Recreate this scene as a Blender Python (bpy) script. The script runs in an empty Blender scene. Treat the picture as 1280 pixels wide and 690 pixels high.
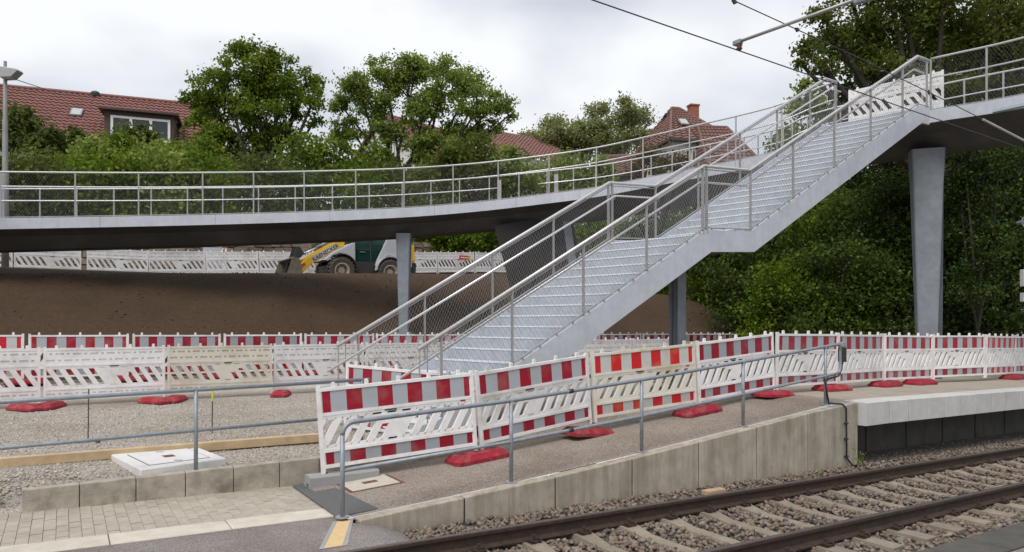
import bpy, math, random
import numpy as np
from mathutils import Vector, Matrix
random.seed(7); RNG = np.random.default_rng(7)
scene = bpy.context.scene
COL = scene.collection

# ------------------------------------------------------------------ camera, sky, sun, exposure
F, CX, HZ, CZ = 880.0, 640.0, 405.0, 1.98      # focal length (px of 1280), centre, horizon row, eye height
cam_d = bpy.data.cameras.new('camera'); cam = bpy.data.objects.new('camera', cam_d); COL.objects.link(cam)
cam.location = (0, 0, CZ); cam.rotation_euler = (math.radians(90), 0, 0)
cam_d.sensor_width = 36; cam_d.lens = F / 1280 * 36; cam_d.shift_y = (HZ - 345) / 1280
cam_d.clip_start = 0.1; cam_d.clip_end = 4000
scene.camera = cam
scene.render.resolution_x, scene.render.resolution_y = 1024, 552
vs = scene.view_settings
vs.view_transform = 'Standard'; vs.look = 'None'; vs.gamma = 1; vs.exposure = 0.62; vs.use_curve_mapping = False

SUN_EL, SUN_AZ = math.radians(56), math.radians(205)     # azimuth clockwise from +Y (behind the camera, slightly left)
w = bpy.data.worlds.new('World'); scene.world = w; w.use_nodes = True
nt = w.node_tree; nt.nodes.clear()
out = nt.nodes.new('ShaderNodeOutputWorld'); bg = nt.nodes.new('ShaderNodeBackground')
sky = nt.nodes.new('ShaderNodeTexSky'); sky.sky_type = 'NISHITA'; sky.sun_disc = False
sky.sun_elevation = SUN_EL; sky.sun_rotation = SUN_AZ; sky.air_density = 1.0; sky.dust_density = 2.0
tc = nt.nodes.new('ShaderNodeTexCoord')
mp = nt.nodes.new('ShaderNodeMapping'); mp.inputs['Scale'].default_value = (1.0, 1.0, 1.8); mp.inputs['Location'].default_value = (0.3, 0.1, 0.75)
nz = nt.nodes.new('ShaderNodeTexNoise'); nz.inputs['Scale'].default_value = 1.9; nz.inputs['Detail'].default_value = 5; nz.inputs['Roughness'].default_value = 0.45
rp = nt.nodes.new('ShaderNodeValToRGB')
rp.color_ramp.elements[0].position = 0.34; rp.color_ramp.elements[0].color = (3.8, 4.3, 5.2, 1)
rp.color_ramp.elements[1].position = 0.58; rp.color_ramp.elements[1].color = (8.9, 9.05, 9.3, 1)
mx = nt.nodes.new('ShaderNodeMix'); mx.data_type = 'RGBA'; mx.inputs[0].default_value = 0.94
nt.links.new(tc.outputs['Generated'], mp.inputs['Vector']); nt.links.new(mp.outputs['Vector'], nz.inputs['Vector'])
nt.links.new(nz.outputs['Fac'], rp.inputs['Fac'])
nt.links.new(sky.outputs['Color'], mx.inputs[6]); nt.links.new(rp.outputs['Color'], mx.inputs[7])
nt.links.new(mx.outputs[2], bg.inputs['Color']); bg.inputs['Strength'].default_value = 0.075
nt.links.new(bg.outputs['Background'], out.inputs['Surface'])

sun_d = bpy.data.lights.new('sun', 'SUN'); sun_d.energy = 1.5; sun_d.angle = math.radians(28); sun_d.color = (1.0, 0.97, 0.92)
sun = bpy.data.objects.new('sun', sun_d); COL.objects.link(sun)
sd = Vector((math.sin(SUN_AZ) * math.cos(SUN_EL), math.cos(SUN_AZ) * math.cos(SUN_EL), math.sin(SUN_EL)))   # towards the sun
sun.rotation_euler = sd.to_track_quat('Z', 'Y').to_euler(); sun.location = sd * 60

# ------------------------------------------------------------------ frames and helpers
def V(*a): return Vector(a)
def ray(x, y): return Vector(((x - CX) / F, 1.0, -(y - HZ) / F))
def P(x, y, Y): return Vector((0, 0, CZ)) + ray(x, y) * Y
TX, TY, TG = 0.84316, 0.53767, -0.0232            # track heading and grade
TH = Vector((TX, TY, 0)); NH = Vector((-TY, TX, 0)); O0 = Vector((-0.3064, 6.7404, 0))
def S(s, n, h=0.0): return O0 + TH * s + NH * n + Vector((0, 0, h + TG * s))       # h above the rail top
def SA(s, n, z=0.0): return O0 + TH * s + NH * n + Vector((0, 0, z))               # absolute z
def sn(p): d = Vector((p[0], p[1], 0)) - O0; return d.dot(TH), d.dot(NH)
def at_n(x, n, y=400):                       # point of image column x on the vertical plane n
    r = ray(x, y); d = Vector((0, 0, CZ)) - O0
    k = (n - d.dot(NH)) / r.dot(NH); return Vector((0, 0, CZ)) + r * k
ANG = math.atan2(TY, TX)
def lerp(a, b, t): return a + (b - a) * t
def smooth(a, b, x):
    t = min(1, max(0, (x - a) / (b - a))); return t * t * (3 - 2 * t)

class MB:
    def __init__(self): self.v = []; self.f = []
    def add(self, vs, fs):
        o = len(self.v); self.v += [tuple(p) for p in vs]; self.f += [tuple(o + i for i in f) for f in fs]; return self
    def box(self, x0, x1, y0, y1, z0, z1, M=None):
        vs = [Vector((x, y, z)) for x in (x0, x1) for y in (y0, y1) for z in (z0, z1)]
        if M is not None: vs = [M @ p for p in vs]
        return self.add(vs, [(0, 1, 3, 2), (4, 6, 7, 5), (0, 4, 5, 1), (2, 3, 7, 6), (0, 2, 6, 4), (1, 5, 7, 3)])
    def prism(self, poly, vec):
        n = len(poly); vec = Vector(vec); a = [Vector(p) for p in poly]
        nrm = Vector((0, 0, 0))
        for i in range(n): nrm += a[i].cross(a[(i + 1) % n])
        if nrm.dot(vec) > 0: a.reverse()
        return self.add(a + [p + vec for p in a], [tuple(range(n)), tuple(range(2 * n - 1, n - 1, -1))] + [((i + 1) % n, i, n + i, n + (i + 1) % n) for i in range(n)])
    def bar(self, p, q, w, h, up=(0, 0, 1)):     # square bar, w across, h along up
        p, q = Vector(p), Vector(q); d = (q - p).normalized(); u = Vector(up)
        if abs(d.dot(u)) > 0.98: u = Vector((TX, TY, 0)) if abs(d.z) > .9 else Vector((0, 0, 1))
        s = d.cross(u).normalized(); u = s.cross(d)
        c = [s * (w / 2) * a + u * (h / 2) * b for a, b in ((-1, -1), (1, -1), (1, 1), (-1, 1))]
        return self.add([p + k for k in c] + [q + k for k in c], [(3, 2, 1, 0), (4, 5, 6, 7), (0, 1, 5, 4), (1, 2, 6, 5), (2, 3, 7, 6), (3, 0, 4, 7)])
    def tube(self, p, q, r, n=8, r2=None):
        return self.path([p, q], r, n, r2)
    def path(self, pts, r, n=8, r2=None):
        pts = [Vector(p) for p in pts]; rings = []; m = len(pts); prev = None
        for i, p in enumerate(pts):
            d = (pts[min(i + 1, m - 1)] - pts[max(i - 1, 0)]).normalized()
            if prev is None:
                a = Vector((0, 0, 1)) if abs(d.z) < 0.9 else Vector((1, 0, 0)); s = d.cross(a).normalized()
            else:
                s = (prev - d * prev.dot(d)).normalized()
            prev = s; t = d.cross(s)
            rr = r if r2 is None else lerp(r, r2, i / (m - 1))
            if isinstance(r, (list, tuple)): rr = r[i]
            if 0 < i < m - 1:
                c = (pts[i] - pts[i - 1]).normalized().dot((pts[i + 1] - pts[i]).normalized()); rr *= 1 / max(.6, math.sqrt(max(.05, (1 + c) / 2)))
            rings.append([p + (s * math.cos(2 * math.pi * k / n) + t * math.sin(2 * math.pi * k / n)) * rr for k in range(n)])
        o = len(self.v)
        for rg in rings: self.v += [tuple(x) for x in rg]
        for i in range(m - 1):
            for k in range(n):
                a = o + i * n + k; b = o + i * n + (k + 1) % n; self.f.append((a, b, b + n, a + n))
        self.f.append(tuple(o + k for k in range(n - 1, -1, -1))); self.f.append(tuple(o + (m - 1) * n + k for k in range(n)))
        return self
    def lathe(self, prof, M, n=24):              # prof of (r, z) turned about local z
        o = len(self.v); m = len(prof)
        for r, z in prof:
            for k in range(n):
                a = 2 * math.pi * k / n; self.v.append(tuple(M @ Vector((r * math.cos(a), r * math.sin(a), z))))
        for i in range(m - 1):
            for k in range(n):
                a = o + i * n + k; b = o + i * n + (k + 1) % n; self.f.append((a, b, b + n, a + n))
        return self
    def wires(self, segs, r):                     # thin three-sided wires
        for p, q in segs:
            d = (q - p).normalized(); a = Vector((0, 0, 1)) if abs(d.z) < .9 else Vector((1, 0, 0)); s = d.cross(a).normalized(); t = d.cross(s)
            c = [(s * math.cos(k * 2.094) + t * math.sin(k * 2.094)) * r for k in range(3)]
            self.add([p + k for k in c] + [q + k for k in c], [(0, 1, 4, 3), (1, 2, 5, 4), (2, 0, 3, 5)])
        return self
    def mesh(self, name, mat, origin=(0, 0, 0), smooth=False):
        ox, oy, oz = origin
        me = bpy.data.meshes.new(name); me.from_pydata([(x - ox, y - oy, z - oz) for x, y, z in self.v], [], self.f)
        if mat is not None: me.materials.append(mat)
        if smooth: me.polygons.foreach_set('use_smooth', [True] * len(me.polygons))
        me.update(); return me
    def build(self, name, mat, parent=None, smooth=False, bevel=0.0, label=None, cat=None, group=None, kind=None, origin=None):
        if origin is None:
            if parent is not None: origin = OR.get(parent.name, (0, 0, 0))
            elif kind == 'structure': origin = (0, 0, 0)
            else:
                a = np.array(self.v); lo, hi = a.min(0), a.max(0); origin = ((lo[0] + hi[0]) / 2, (lo[1] + hi[1]) / 2, lo[2])
        origin = tuple(float(c) for c in origin)
        me = self.mesh(name, mat, origin, smooth); o = link(name, me, parent)
        if parent is None: o.location = origin
        OR[o.name] = origin
        if bevel:
            md = o.modifiers.new('bevel', 'BEVEL'); md.width = bevel; md.segments = 2; md.limit_method = 'ANGLE'
        tag(o, label, cat, group, kind); return o

ALL = []; OR = {}
def link(name, me, parent=None):
    o = bpy.data.objects.new(name, me); COL.objects.link(o)
    if parent is not None: o.parent = parent
    ALL.append(o); return o
def tag(o, label=None, cat=None, group=None, kind=None):
    if label: o['label'] = label
    if cat: o['category'] = cat
    if group: o['group'] = group
    if kind: o['kind'] = kind
    return o
def thing(name, loc, label, cat, group=None):
    o = link(name, None); o.location = loc; OR[o.name] = tuple(float(c) for c in loc); o.empty_display_size = .2
    return tag(o, label, cat, group)
def struct(name, loc=(0, 0, 0)):
    o = link(name, None); o.location = loc; OR[o.name] = tuple(loc); o['kind'] = 'structure'; return o
def copy_tree(o, parent=None):
    c = o.copy(); COL.objects.link(c); ALL.append(c); c.parent = parent
    for ch in list(o.children): copy_tree(ch, c)
    return c
ORD = ['first', 'second', 'third', 'fourth', 'fifth', 'sixth', 'seventh', 'eighth', 'ninth', 'tenth', 'eleventh', 'twelfth', 'thirteenth', 'fourteenth', 'fifteenth', 'sixteenth', 'seventeenth', 'eighteenth', 'nineteenth', 'twentieth']

# ------------------------------------------------------------------ materials
MATS = {}
def mat(name, col, rough=0.7, metal=0.0, var=0.25, scale=6.0, bump=0.0, bscale=60.0, col2=None, dirt=None, dscale=1.5, rnd=0.0, streak=None, samt=.5, spec=0.4, damt=0.6):
    m = bpy.data.materials.new(name); m.use_nodes = True; t = m.node_tree; N = t.nodes; L = t.links
    b = N['Principled BSDF']; b.inputs['Roughness'].default_value = rough; b.inputs['Metallic'].default_value = metal
    b.inputs['Specular IOR Level'].default_value = spec
    g = N.new('ShaderNodeNewGeometry')
    n1 = N.new('ShaderNodeTexNoise'); n1.inputs['Scale'].default_value = scale; n1.inputs['Detail'].default_value = 6; n1.inputs['Roughness'].default_value = .6
    L.new(g.outputs['Position'], n1.inputs['Vector'])
    r = N.new('ShaderNodeValToRGB'); r.color_ramp.elements[0].position = .3; r.color_ramp.elements[1].position = .7
    c2 = col2 or [c * (1 - var) for c in col]
    r.color_ramp.elements[0].color = (*c2, 1); r.color_ramp.elements[1].color = (*[min(1, c * (1 + (0 if col2 else var * .5))) for c in col], 1)
    L.new(n1.outputs['Fac'], r.inputs['Fac']); cur = r.outputs['Color']
    if dirt is not None:
        n2 = N.new('ShaderNodeTexNoise'); n2.inputs['Scale'].default_value = dscale; n2.inputs['Detail'].default_value = 8; n2.inputs['Roughness'].default_value = .65
        L.new(g.outputs['Position'], n2.inputs['Vector'])
        r2 = N.new('ShaderNodeValToRGB'); r2.color_ramp.elements[0].position = .48; r2.color_ramp.elements[1].position = .72
        r2.color_ramp.elements[1].color = (damt, damt, damt, 1)
        L.new(n2.outputs['Fac'], r2.inputs['Fac'])
        mx = N.new('ShaderNodeMix'); mx.data_type = 'RGBA'; L.new(r2.outputs['Color'], mx.inputs[0]); L.new(cur, mx.inputs[6]); mx.inputs[7].default_value = (*dirt, 1); cur = mx.outputs[2]
    if streak is not None:      # rain streaks running down a wall
        mp = N.new('ShaderNodeMapping'); mp.inputs['Scale'].default_value = (5, 5, .5); L.new(g.outputs['Position'], mp.inputs['Vector'])
        n3 = N.new('ShaderNodeTexNoise'); n3.inputs['Scale'].default_value = 1.6; n3.inputs['Detail'].default_value = 7; n3.inputs['Roughness'].default_value = .68; L.new(mp.outputs['Vector'], n3.inputs['Vector'])
        r3 = N.new('ShaderNodeValToRGB'); r3.color_ramp.elements[0].position = .42; r3.color_ramp.elements[1].position = .68; r3.color_ramp.elements[1].color = (samt, samt, samt, 1)
        L.new(n3.outputs['Fac'], r3.inputs['Fac'])
        mx = N.new('ShaderNodeMix'); mx.data_type = 'RGBA'; L.new(r3.outputs['Color'], mx.inputs[0]); L.new(cur, mx.inputs[6]); mx.inputs[7].default_value = (*streak, 1); cur = mx.outputs[2]
    if rnd:
        oi = N.new('ShaderNodeObjectInfo'); mr = N.new('ShaderNodeMapRange'); mr.inputs[3].default_value = 1 - rnd; mr.inputs[4].default_value = 1 + rnd
        L.new(oi.outputs['Random'], mr.inputs[0]); hs = N.new('ShaderNodeHueSaturation'); L.new(mr.outputs[0], hs.inputs['Value']); L.new(cur, hs.inputs['Color']); cur = hs.outputs['Color']
    L.new(cur, b.inputs['Base Color'])
    if bump:
        n4 = N.new('ShaderNodeTexNoise'); n4.inputs['Scale'].default_value = bscale; n4.inputs['Detail'].default_value = 4; L.new(g.outputs['Position'], n4.inputs['Vector'])
        bp = N.new('ShaderNodeBump'); bp.inputs['Strength'].default_value = bump; bp.inputs['Distance'].default_value = .02; L.new(n4.outputs['Fac'], bp.inputs['Height']); L.new(bp.outputs['Normal'], b.inputs['Normal'])
    MATS[name] = m; return m

def speckle(name, cols, scale, rough=.9, bump=.6, big=None, bigscale=.8):
    """coarse aggregate: voronoi cells in several stone colours over a broad tone change"""
    m = bpy.data.materials.new(name); m.use_nodes = True; t = m.node_tree; N = t.nodes; L = t.links
    b = N['Principled BSDF']; b.inputs['Roughness'].default_value = rough; b.inputs['Specular IOR Level'].default_value = .25
    g = N.new('ShaderNodeNewGeometry'); vo = N.new('ShaderNodeTexVoronoi'); vo.inputs['Scale'].default_value = scale; L.new(g.outputs['Position'], vo.inputs['Vector'])
    sx = N.new('ShaderNodeSeparateColor'); L.new(vo.outputs['Color'], sx.inputs[0])
    r = N.new('ShaderNodeValToRGB'); r.color_ramp.interpolation = 'LINEAR'; el = r.color_ramp.elements
    for i, c in enumerate(cols):
        e = el[i] if i < 2 else el.new(i / (len(cols) - 1)); e.position = i / (len(cols) - 1); e.color = (*c, 1)
    L.new(sx.outputs[0], r.inputs['Fac']); cur = r.outputs['Color']
    if big:
        n2 = N.new('ShaderNodeTexNoise'); n2.inputs['Scale'].default_value = bigscale; n2.inputs['Detail'].default_value = 7; L.new(g.outputs['Position'], n2.inputs['Vector'])
        r2 = N.new('ShaderNodeValToRGB'); r2.color_ramp.elements[0].position = .42; r2.color_ramp.elements[1].position = .68; L.new(n2.outputs['Fac'], r2.inputs['Fac'])
        mx = N.new('ShaderNodeMix'); mx.data_type = 'RGBA'; mx.blend_type = 'MULTIPLY'; L.new(r2.outputs['Color'], mx.inputs[0]); L.new(cur, mx.inputs[6]); mx.inputs[7].default_value = (*big, 1); cur = mx.outputs[2]
    L.new(cur, b.inputs['Base Color'])
    bp = N.new('ShaderNodeBump'); bp.inputs['Strength'].default_value = bump; bp.inputs['Distance'].default_value = .01
    L.new(vo.outputs['Distance'], bp.inputs['Height']); bp.invert = True; L.new(bp.outputs['Normal'], b.inputs['Normal'])
    MATS[name] = m; return m

def leafmat(name, cols, trans=.42):
    m = bpy.data.materials.new(name); m.use_nodes = True; t = m.node_tree; N = t.nodes; L = t.links; N.clear()
    o = N.new('ShaderNodeOutputMaterial'); g = N.new('ShaderNodeNewGeometry'); r = N.new('ShaderNodeValToRGB'); el = r.color_ramp.elements
    for i, c in enumerate(cols):
        e = el[i] if i < 2 else el.new(i / (len(cols) - 1)); e.position = i / (len(cols) - 1); e.color = (*c, 1)
    n1 = N.new('ShaderNodeTexNoise'); n1.inputs['Scale'].default_value = .8; n1.inputs['Detail'].default_value = 2; L.new(g.outputs['Position'], n1.inputs['Vector'])
    ad = N.new('ShaderNodeMath'); ad.operation = 'MULTIPLY_ADD'; ad.inputs[1].default_value = .55; L.new(g.outputs['Random Per Island'], ad.inputs[0])
    sb = N.new('ShaderNodeMath'); sb.operation = 'MULTIPLY_ADD'; sb.inputs[1].default_value = 1.3; sb.inputs[2].default_value = -.42; L.new(n1.outputs['Fac'], sb.inputs[0]); L.new(sb.outputs[0], ad.inputs[2])
    L.new(ad.outputs[0], r.inputs['Fac'])
    d = N.new('ShaderNodeBsdfPrincipled'); d.inputs['Roughness'].default_value = .55; d.inputs['Specular IOR Level'].default_value = .12
    tr = N.new('ShaderNodeBsdfTranslucent'); mx = N.new('ShaderNodeMixShader'); mx.inputs[0].default_value = trans
    L.new(r.outputs['Color'], d.inputs['Base Color']); L.new(r.outputs['Color'], tr.inputs['Color']); L.new(d.outputs[0], mx.inputs[1]); L.new(tr.outputs[0], mx.inputs[2]); L.new(mx.outputs[0], o.inputs['Surface'])
    MATS[name] = m; return m

def stripes(name, red, white, x0=.06, w=.19, wear=None):
    m = bpy.data.materials.new(name); m.use_nodes = True; t = m.node_tree; N = t.nodes; L = t.links
    b = N['Principled BSDF']; b.inputs['Roughness'].default_value = .38; b.inputs['Specular IOR Level'].default_value = .4
    tc = N.new('ShaderNodeTexCoord'); sx = N.new('ShaderNodeSeparateXYZ'); L.new(tc.outputs['Object'], sx.inputs[0])
    a = N.new('ShaderNodeMath'); a.operation = 'MULTIPLY_ADD'; a.inputs[1].default_value = 1 / (2 * w); a.inputs[2].default_value = (.5 * w - x0) / (2 * w) + 10; L.new(sx.outputs[0], a.inputs[0])
    fr = N.new('ShaderNodeMath'); fr.operation = 'FRACT'; L.new(a.outputs[0], fr.inputs[0])
    gt = N.new('ShaderNodeMath'); gt.operation = 'GREATER_THAN'; gt.inputs[1].default_value = .5; L.new(fr.outputs[0], gt.inputs[0])
    mx = N.new('ShaderNodeMix'); mx.data_type = 'RGBA'; L.new(gt.outputs[0], mx.inputs[0]); mx.inputs[6].default_value = (*red, 1); mx.inputs[7].default_value = (*white, 1); cur = mx.outputs[2]
    n2 = N.new('ShaderNodeTexNoise'); n2.inputs['Scale'].default_value = 3.5; n2.inputs['Detail'].default_value = 8; L.new(N.new('ShaderNodeNewGeometry').outputs['Position'], n2.inputs['Vector'])
    r2 = N.new('ShaderNodeValToRGB'); r2.color_ramp.elements[0].position = .5; r2.color_ramp.elements[1].position = .8; r2.color_ramp.elements[1].color = (.45, .45, .45, 1); L.new(n2.outputs['Fac'], r2.inputs['Fac'])
    m2 = N.new('ShaderNodeMix'); m2.data_type = 'RGBA'; L.new(r2.outputs['Color'], m2.inputs[0]); L.new(cur, m2.inputs[6]); m2.inputs[7].default_value = (*(wear or (.3, .25, .22)), 1)
    oi = N.new('ShaderNodeObjectInfo'); mr = N.new('ShaderNodeMapRange'); mr.inputs[3].default_value = .82; mr.inputs[4].default_value = 1.15; L.new(oi.outputs['Random'], mr.inputs[0]); hs = N.new('ShaderNodeHueSaturation'); L.new(mr.outputs[0], hs.inputs['Value']); L.new(m2.outputs[2], hs.inputs['Color'])
    L.new(hs.outputs['Color'], b.inputs['Base Color']); MATS[name] = m; return m

M = {}
M['plastic'] = mat('white_plastic', (.80, .78, .77), .5, var=.07, scale=9, dirt=(.48, .42, .35), dscale=2.6, damt=.6, rnd=.08)
M['plastic_old'] = mat('yellowed_plastic', (.74, .70, .62), .5, var=.07, dirt=(.52, .36, .14), dscale=1.3, damt=.85)
M['plastic_cream'] = mat('dusty_cream_plastic', (.66, .62, .54), .55, var=.08, dirt=(.45, .36, .22), dscale=2.0, damt=.6)
M['stripe'] = stripes('red_grey_sheeting', (.30, .006, .020), (.37, .395, .42))
M['stripe_bright'] = stripes('bright_red_sheeting', (.52, .012, .02), (.50, .50, .50))
M['stripe_old'] = stripes('weathered_sheeting', (.55, .014, .016), (.52, .52, .49), wear=(.45, .33, .12))
M['redfoot'] = mat('red_recycled_plastic', (.32, .018, .036), .9, var=.35, scale=14, dirt=(.33, .16, .13), dscale=5, bump=.35, bscale=90, rnd=.1)
M['sticker'] = mat('red_sticker', (.5, .03, .05), .5, var=.1)
M['steel_white'] = mat('pale_grey_paint', (.55, .575, .625), .45, var=.09, scale=7, dirt=(.37, .38, .40), dscale=1.4, damt=.5, bump=.05, bscale=15, streak=(.40, .415, .435), samt=.3)
M['steel_step'] = mat('galvanised_tread', (.43, .46, .505), .5, var=.17, scale=8, dirt=(.40, .42, .45), dscale=3, damt=.4)
M['nosing'] = mat('bright_nosing', (.77, .79, .82), .45, var=.2, scale=24)
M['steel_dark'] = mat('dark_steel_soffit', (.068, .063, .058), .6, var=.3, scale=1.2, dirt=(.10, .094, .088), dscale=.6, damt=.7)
M['steel_pillar'] = mat('blue_grey_pillar', (.245, .27, .305), .55, var=.18, scale=5, dirt=(.15, .165, .18), dscale=1.2, damt=.6)
M['stainless'] = mat('stainless_rail', (.72, .70, .69), .34, metal=.75, var=.08, scale=20, spec=.5)
M['rail_grey'] = mat('brushed_top_rail', (.60, .585, .575), .42, metal=.5, var=.12, scale=14)
M['galv_dark'] = mat('dark_pillar_fin', (.10, .11, .125), .6, var=.2, scale=4)
M['galv'] = mat('galvanised_tube', (.30, .33, .36), .5, metal=.35, var=.2, scale=14)
M['post'] = mat('grey_post', (.40, .385, .38), .45, metal=.45, var=.1, scale=10)
M['pole'] = mat('grey_lamp_pole', (.26, .26, .25), .6, var=.15, scale=3)
M['pier'] = mat('pier_painted_shade', (.022, .019, .017), .7, var=.3, scale=2)  # grey steel pier, with the shadow under the deck put into its colour
M['wire'] = mat('net_wire', (.24, .235, .23), .5, metal=.3, var=.05)
M['concrete'] = mat('wall_concrete', (.44, .39, .315), .85, var=.2, scale=4, dirt=(.22, .185, .135), dscale=1.6, bump=.2, bscale=70, streak=(.17, .14, .10), samt=.6, rnd=.07)
M['concrete_lt'] = mat('pale_edge_concrete', (.56, .55, .53), .8, var=.1, scale=5, dirt=(.42, .40, .36), dscale=2, bump=.12, bscale=60, rnd=.05)
M['concrete_kerb'] = mat('kerb_wall_concrete', (.41, .365, .30), .9, var=.28, scale=7, dirt=(.14, .12, .092), dscale=2.6, bump=.35, bscale=60, rnd=.1, damt=.8)
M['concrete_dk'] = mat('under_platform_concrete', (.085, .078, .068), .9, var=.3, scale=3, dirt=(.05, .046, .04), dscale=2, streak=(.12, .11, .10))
M['slab'] = mat('new_white_concrete', (.66, .64, .62), .8, var=.06, scale=8, dirt=(.50, .47, .43), dscale=3, bump=.1, bscale=60, damt=.5)
M['block'] = mat('grey_foot_block', (.33, .33, .32), .85, var=.15, scale=8, dirt=(.24, .23, .21), dscale=4, bump=.2, bscale=60)
M['cream'] = mat('cream_kerb_stone', (.56, .51, .43), .85, var=.12, scale=9, dirt=(.42, .37, .30), dscale=3, bump=.15, bscale=80, rnd=.05)
M['paver'] = mat('beige_paver', (.41, .36, .295), .9, var=.14, scale=14, dirt=(.31, .27, .225), dscale=2.2, bump=.2, bscale=110, rnd=.07)
M['joint'] = mat('sand_joint', (.22, .19, .155), .95, var=.3, scale=20)
M['asphalt'] = speckle('grey_asphalt', [(.16, .14, .13), (.25, .22, .205), (.34, .305, .285), (.20, .175, .165)], 110, big=(.72, .69, .67), bigscale=1.1)
M['asphalt_dk'] = mat('fresh_dark_asphalt', (.125, .125, .122), .85, var=.3, scale=60, bump=.3, bscale=150)
M['ramp'] = speckle('exposed_aggregate', [(.15, .125, .105), (.27, .23, .195), (.40, .35, .30), (.22, .18, .155), (.34, .27, .22)], 75, big=(.76, .72, .68), bigscale=.9)
M['platform'] = mat('platform_slab', (.38, .33, .27), .9, var=.15, scale=5, dirt=(.27, .235, .19), dscale=1.2, bump=.15, bscale=90)
M['gravel'] = speckle('pale_gravel', [(.19, .165, .14), (.36, .32, .275), (.52, .48, .43), (.28, .245, .21), (.44, .38, .32)], 60, bump=.9, big=(.74, .70, .65), bigscale=.6)
M['soil'] = mat('brown_soil', (.068, .040, .021), .95, var=.3, scale=11, dirt=(.040, .024, .013), dscale=.5, bump=1.0, bscale=26, damt=.7)
M['clod'] = mat('dry_clods', (.105, .066, .038), .95, var=.2, scale=9)
M['ballast'] = mat('ballast_stone', (.235, .21, .19), .9, var=.3, scale=9, col2=(.12, .105, .095), bump=.3, bscale=80)
M['ballast_bed'] = mat('ballast_bed', (.10, .09, .08), .95, var=.4, scale=20, bump=1, bscale=30)
M['rail_rust'] = mat('rusty_rail_web', (.055, .036, .026), .8, metal=.1, var=.4, scale=18, dirt=(.085, .048, .028), dscale=6)
M['rail_top'] = mat('worn_rail_head', (.15, .125, .12), .42, metal=.6, var=.2, scale=10)
M['sleeper'] = mat('concrete_sleeper', (.27, .228, .175), .9, var=.2, scale=8, dirt=(.18, .145, .11), dscale=3, bump=.25, bscale=70, rnd=.1)
M['yellow'] = mat('tactile_yellow', (.66, .47, .24), .8, var=.12, scale=14, dirt=(.5, .38, .22), dscale=6)
M['wood'] = mat('sawn_timber', (.52, .38, .23), .75, var=.25, scale=5, dirt=(.36, .25, .14), dscale=3, bump=.15, bscale=40)
M['rust'] = mat('rusty_frame', (.16, .075, .045), .85, var=.4, scale=20)
M['black'] = mat('black_rubber', (.02, .02, .022), .6, var=.2)
M['dark'] = mat('dark_metal', (.05, .05, .052), .5, metal=.3, var=.2)
M['paint_pink'] = mat('pink_mark', (.6, .08, .12), .8, var=.2)
M['neon'] = mat('neon_yellow_tape', (.55, .62, .05), .6, var=.1)
M['rod'] = mat('rusty_rod', (.10, .085, .075), .7, metal=.3, var=.3)
M['tile'] = mat('red_roof_tile', (.27, .125, .108), .8, var=.3, scale=5, dirt=(.18, .085, .075), dscale=1.2, rnd=.05)
M['tile_brown'] = mat('brown_roof_tile', (.20, .105, .088), .8, var=.25, scale=4, dirt=(.16, .08, .065), dscale=.9)
M['tile_dull'] = mat('dull_roof_tile', (.25, .125, .108), .8, var=.25, scale=4, dirt=(.15, .085, .075), dscale=.9)
M['render'] = mat('white_render', (.68, .67, .65), .9, var=.08, scale=2, dirt=(.52, .5, .47), dscale=.7)
M['dormer'] = mat('dark_dormer_cladding', (.085, .06, .05), .7, var=.2)
M['white'] = mat('white_frame', (.78, .78, .77), .5, var=.05)
M['brick'] = mat('chimney_brick', (.33, .13, .08), .9, var=.3, scale=8)
M['stone'] = mat('sandstone_block', (.25, .195, .15), .95, var=.35, scale=3, dirt=(.12, .10, .08), dscale=1.6, bump=.5, bscale=14, rnd=.25)
M['mortar'] = mat('wall_core', (.10, .085, .07), .95, var=.3)
M['bark'] = mat('bark', (.055, .045, .036), .95, var=.4, scale=6, bump=.6, bscale=20)
M['birch'] = mat('birch_bark', (.30, .28, .25), .9, var=.4, scale=4)
M['forest_floor'] = mat('grassy_floor', (.085, .10, .035), .95, var=.4, scale=1.5, dirt=(.075, .055, .035), dscale=.6, bump=.6, bscale=12)
M['leaf_a'] = leafmat('leaf_dark_green', [(0.06, 0.098, 0.012), (0.118, 0.181, 0.02), (0.189, 0.259, 0.031), (0.27, 0.322, 0.045)])
M['leaf_b'] = leafmat('leaf_mid_green', [(0.108, 0.153, 0.032), (0.184, 0.253, 0.052), (0.273, 0.352, 0.073), (0.361, 0.422, 0.098)])
M['leaf_hedge'] = leafmat('leaf_hedge', [(0.048, 0.087, 0.008), (0.099, 0.16, 0.015), (0.164, 0.242, 0.022), (0.24, 0.308, 0.036)])
M['leaf_yellow'] = leafmat('leaf_yellow_green', [(0.052, 0.078, 0.013), (0.095, 0.13, 0.022), (0.15, 0.18, 0.033), (0.2, 0.2, 0.05)])
M['leaf_birch'] = leafmat('leaf_birch', [(0.163, 0.188, 0.065), (0.25, 0.275, 0.1), (0.325, 0.35, 0.14), (0.388, 0.4, 0.18)])
M['leaf_autumn'] = leafmat('leaf_autumn', [(.07, .07, .02), (.13, .10, .03), (.17, .12, .04), (.20, .13, .05)])
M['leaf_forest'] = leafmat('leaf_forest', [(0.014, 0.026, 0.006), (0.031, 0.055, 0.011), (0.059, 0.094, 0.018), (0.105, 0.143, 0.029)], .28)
M['leaf_olive'] = leafmat('leaf_olive', [(.05, .075, .018), (.095, .125, .03), (.145, .175, .045), (.19, .21, .06)])
M['leaf_wood'] = leafmat('leaf_wood', [(0.031, 0.054, 0.011), (0.062, 0.102, 0.019), (0.106, 0.162, 0.029), (0.175, 0.222, 0.044)], .35)
M['leaf_conifer'] = leafmat('leaf_conifer', [(.03, .05, .035), (.05, .075, .05), (.07, .10, .07)], .15)
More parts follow.
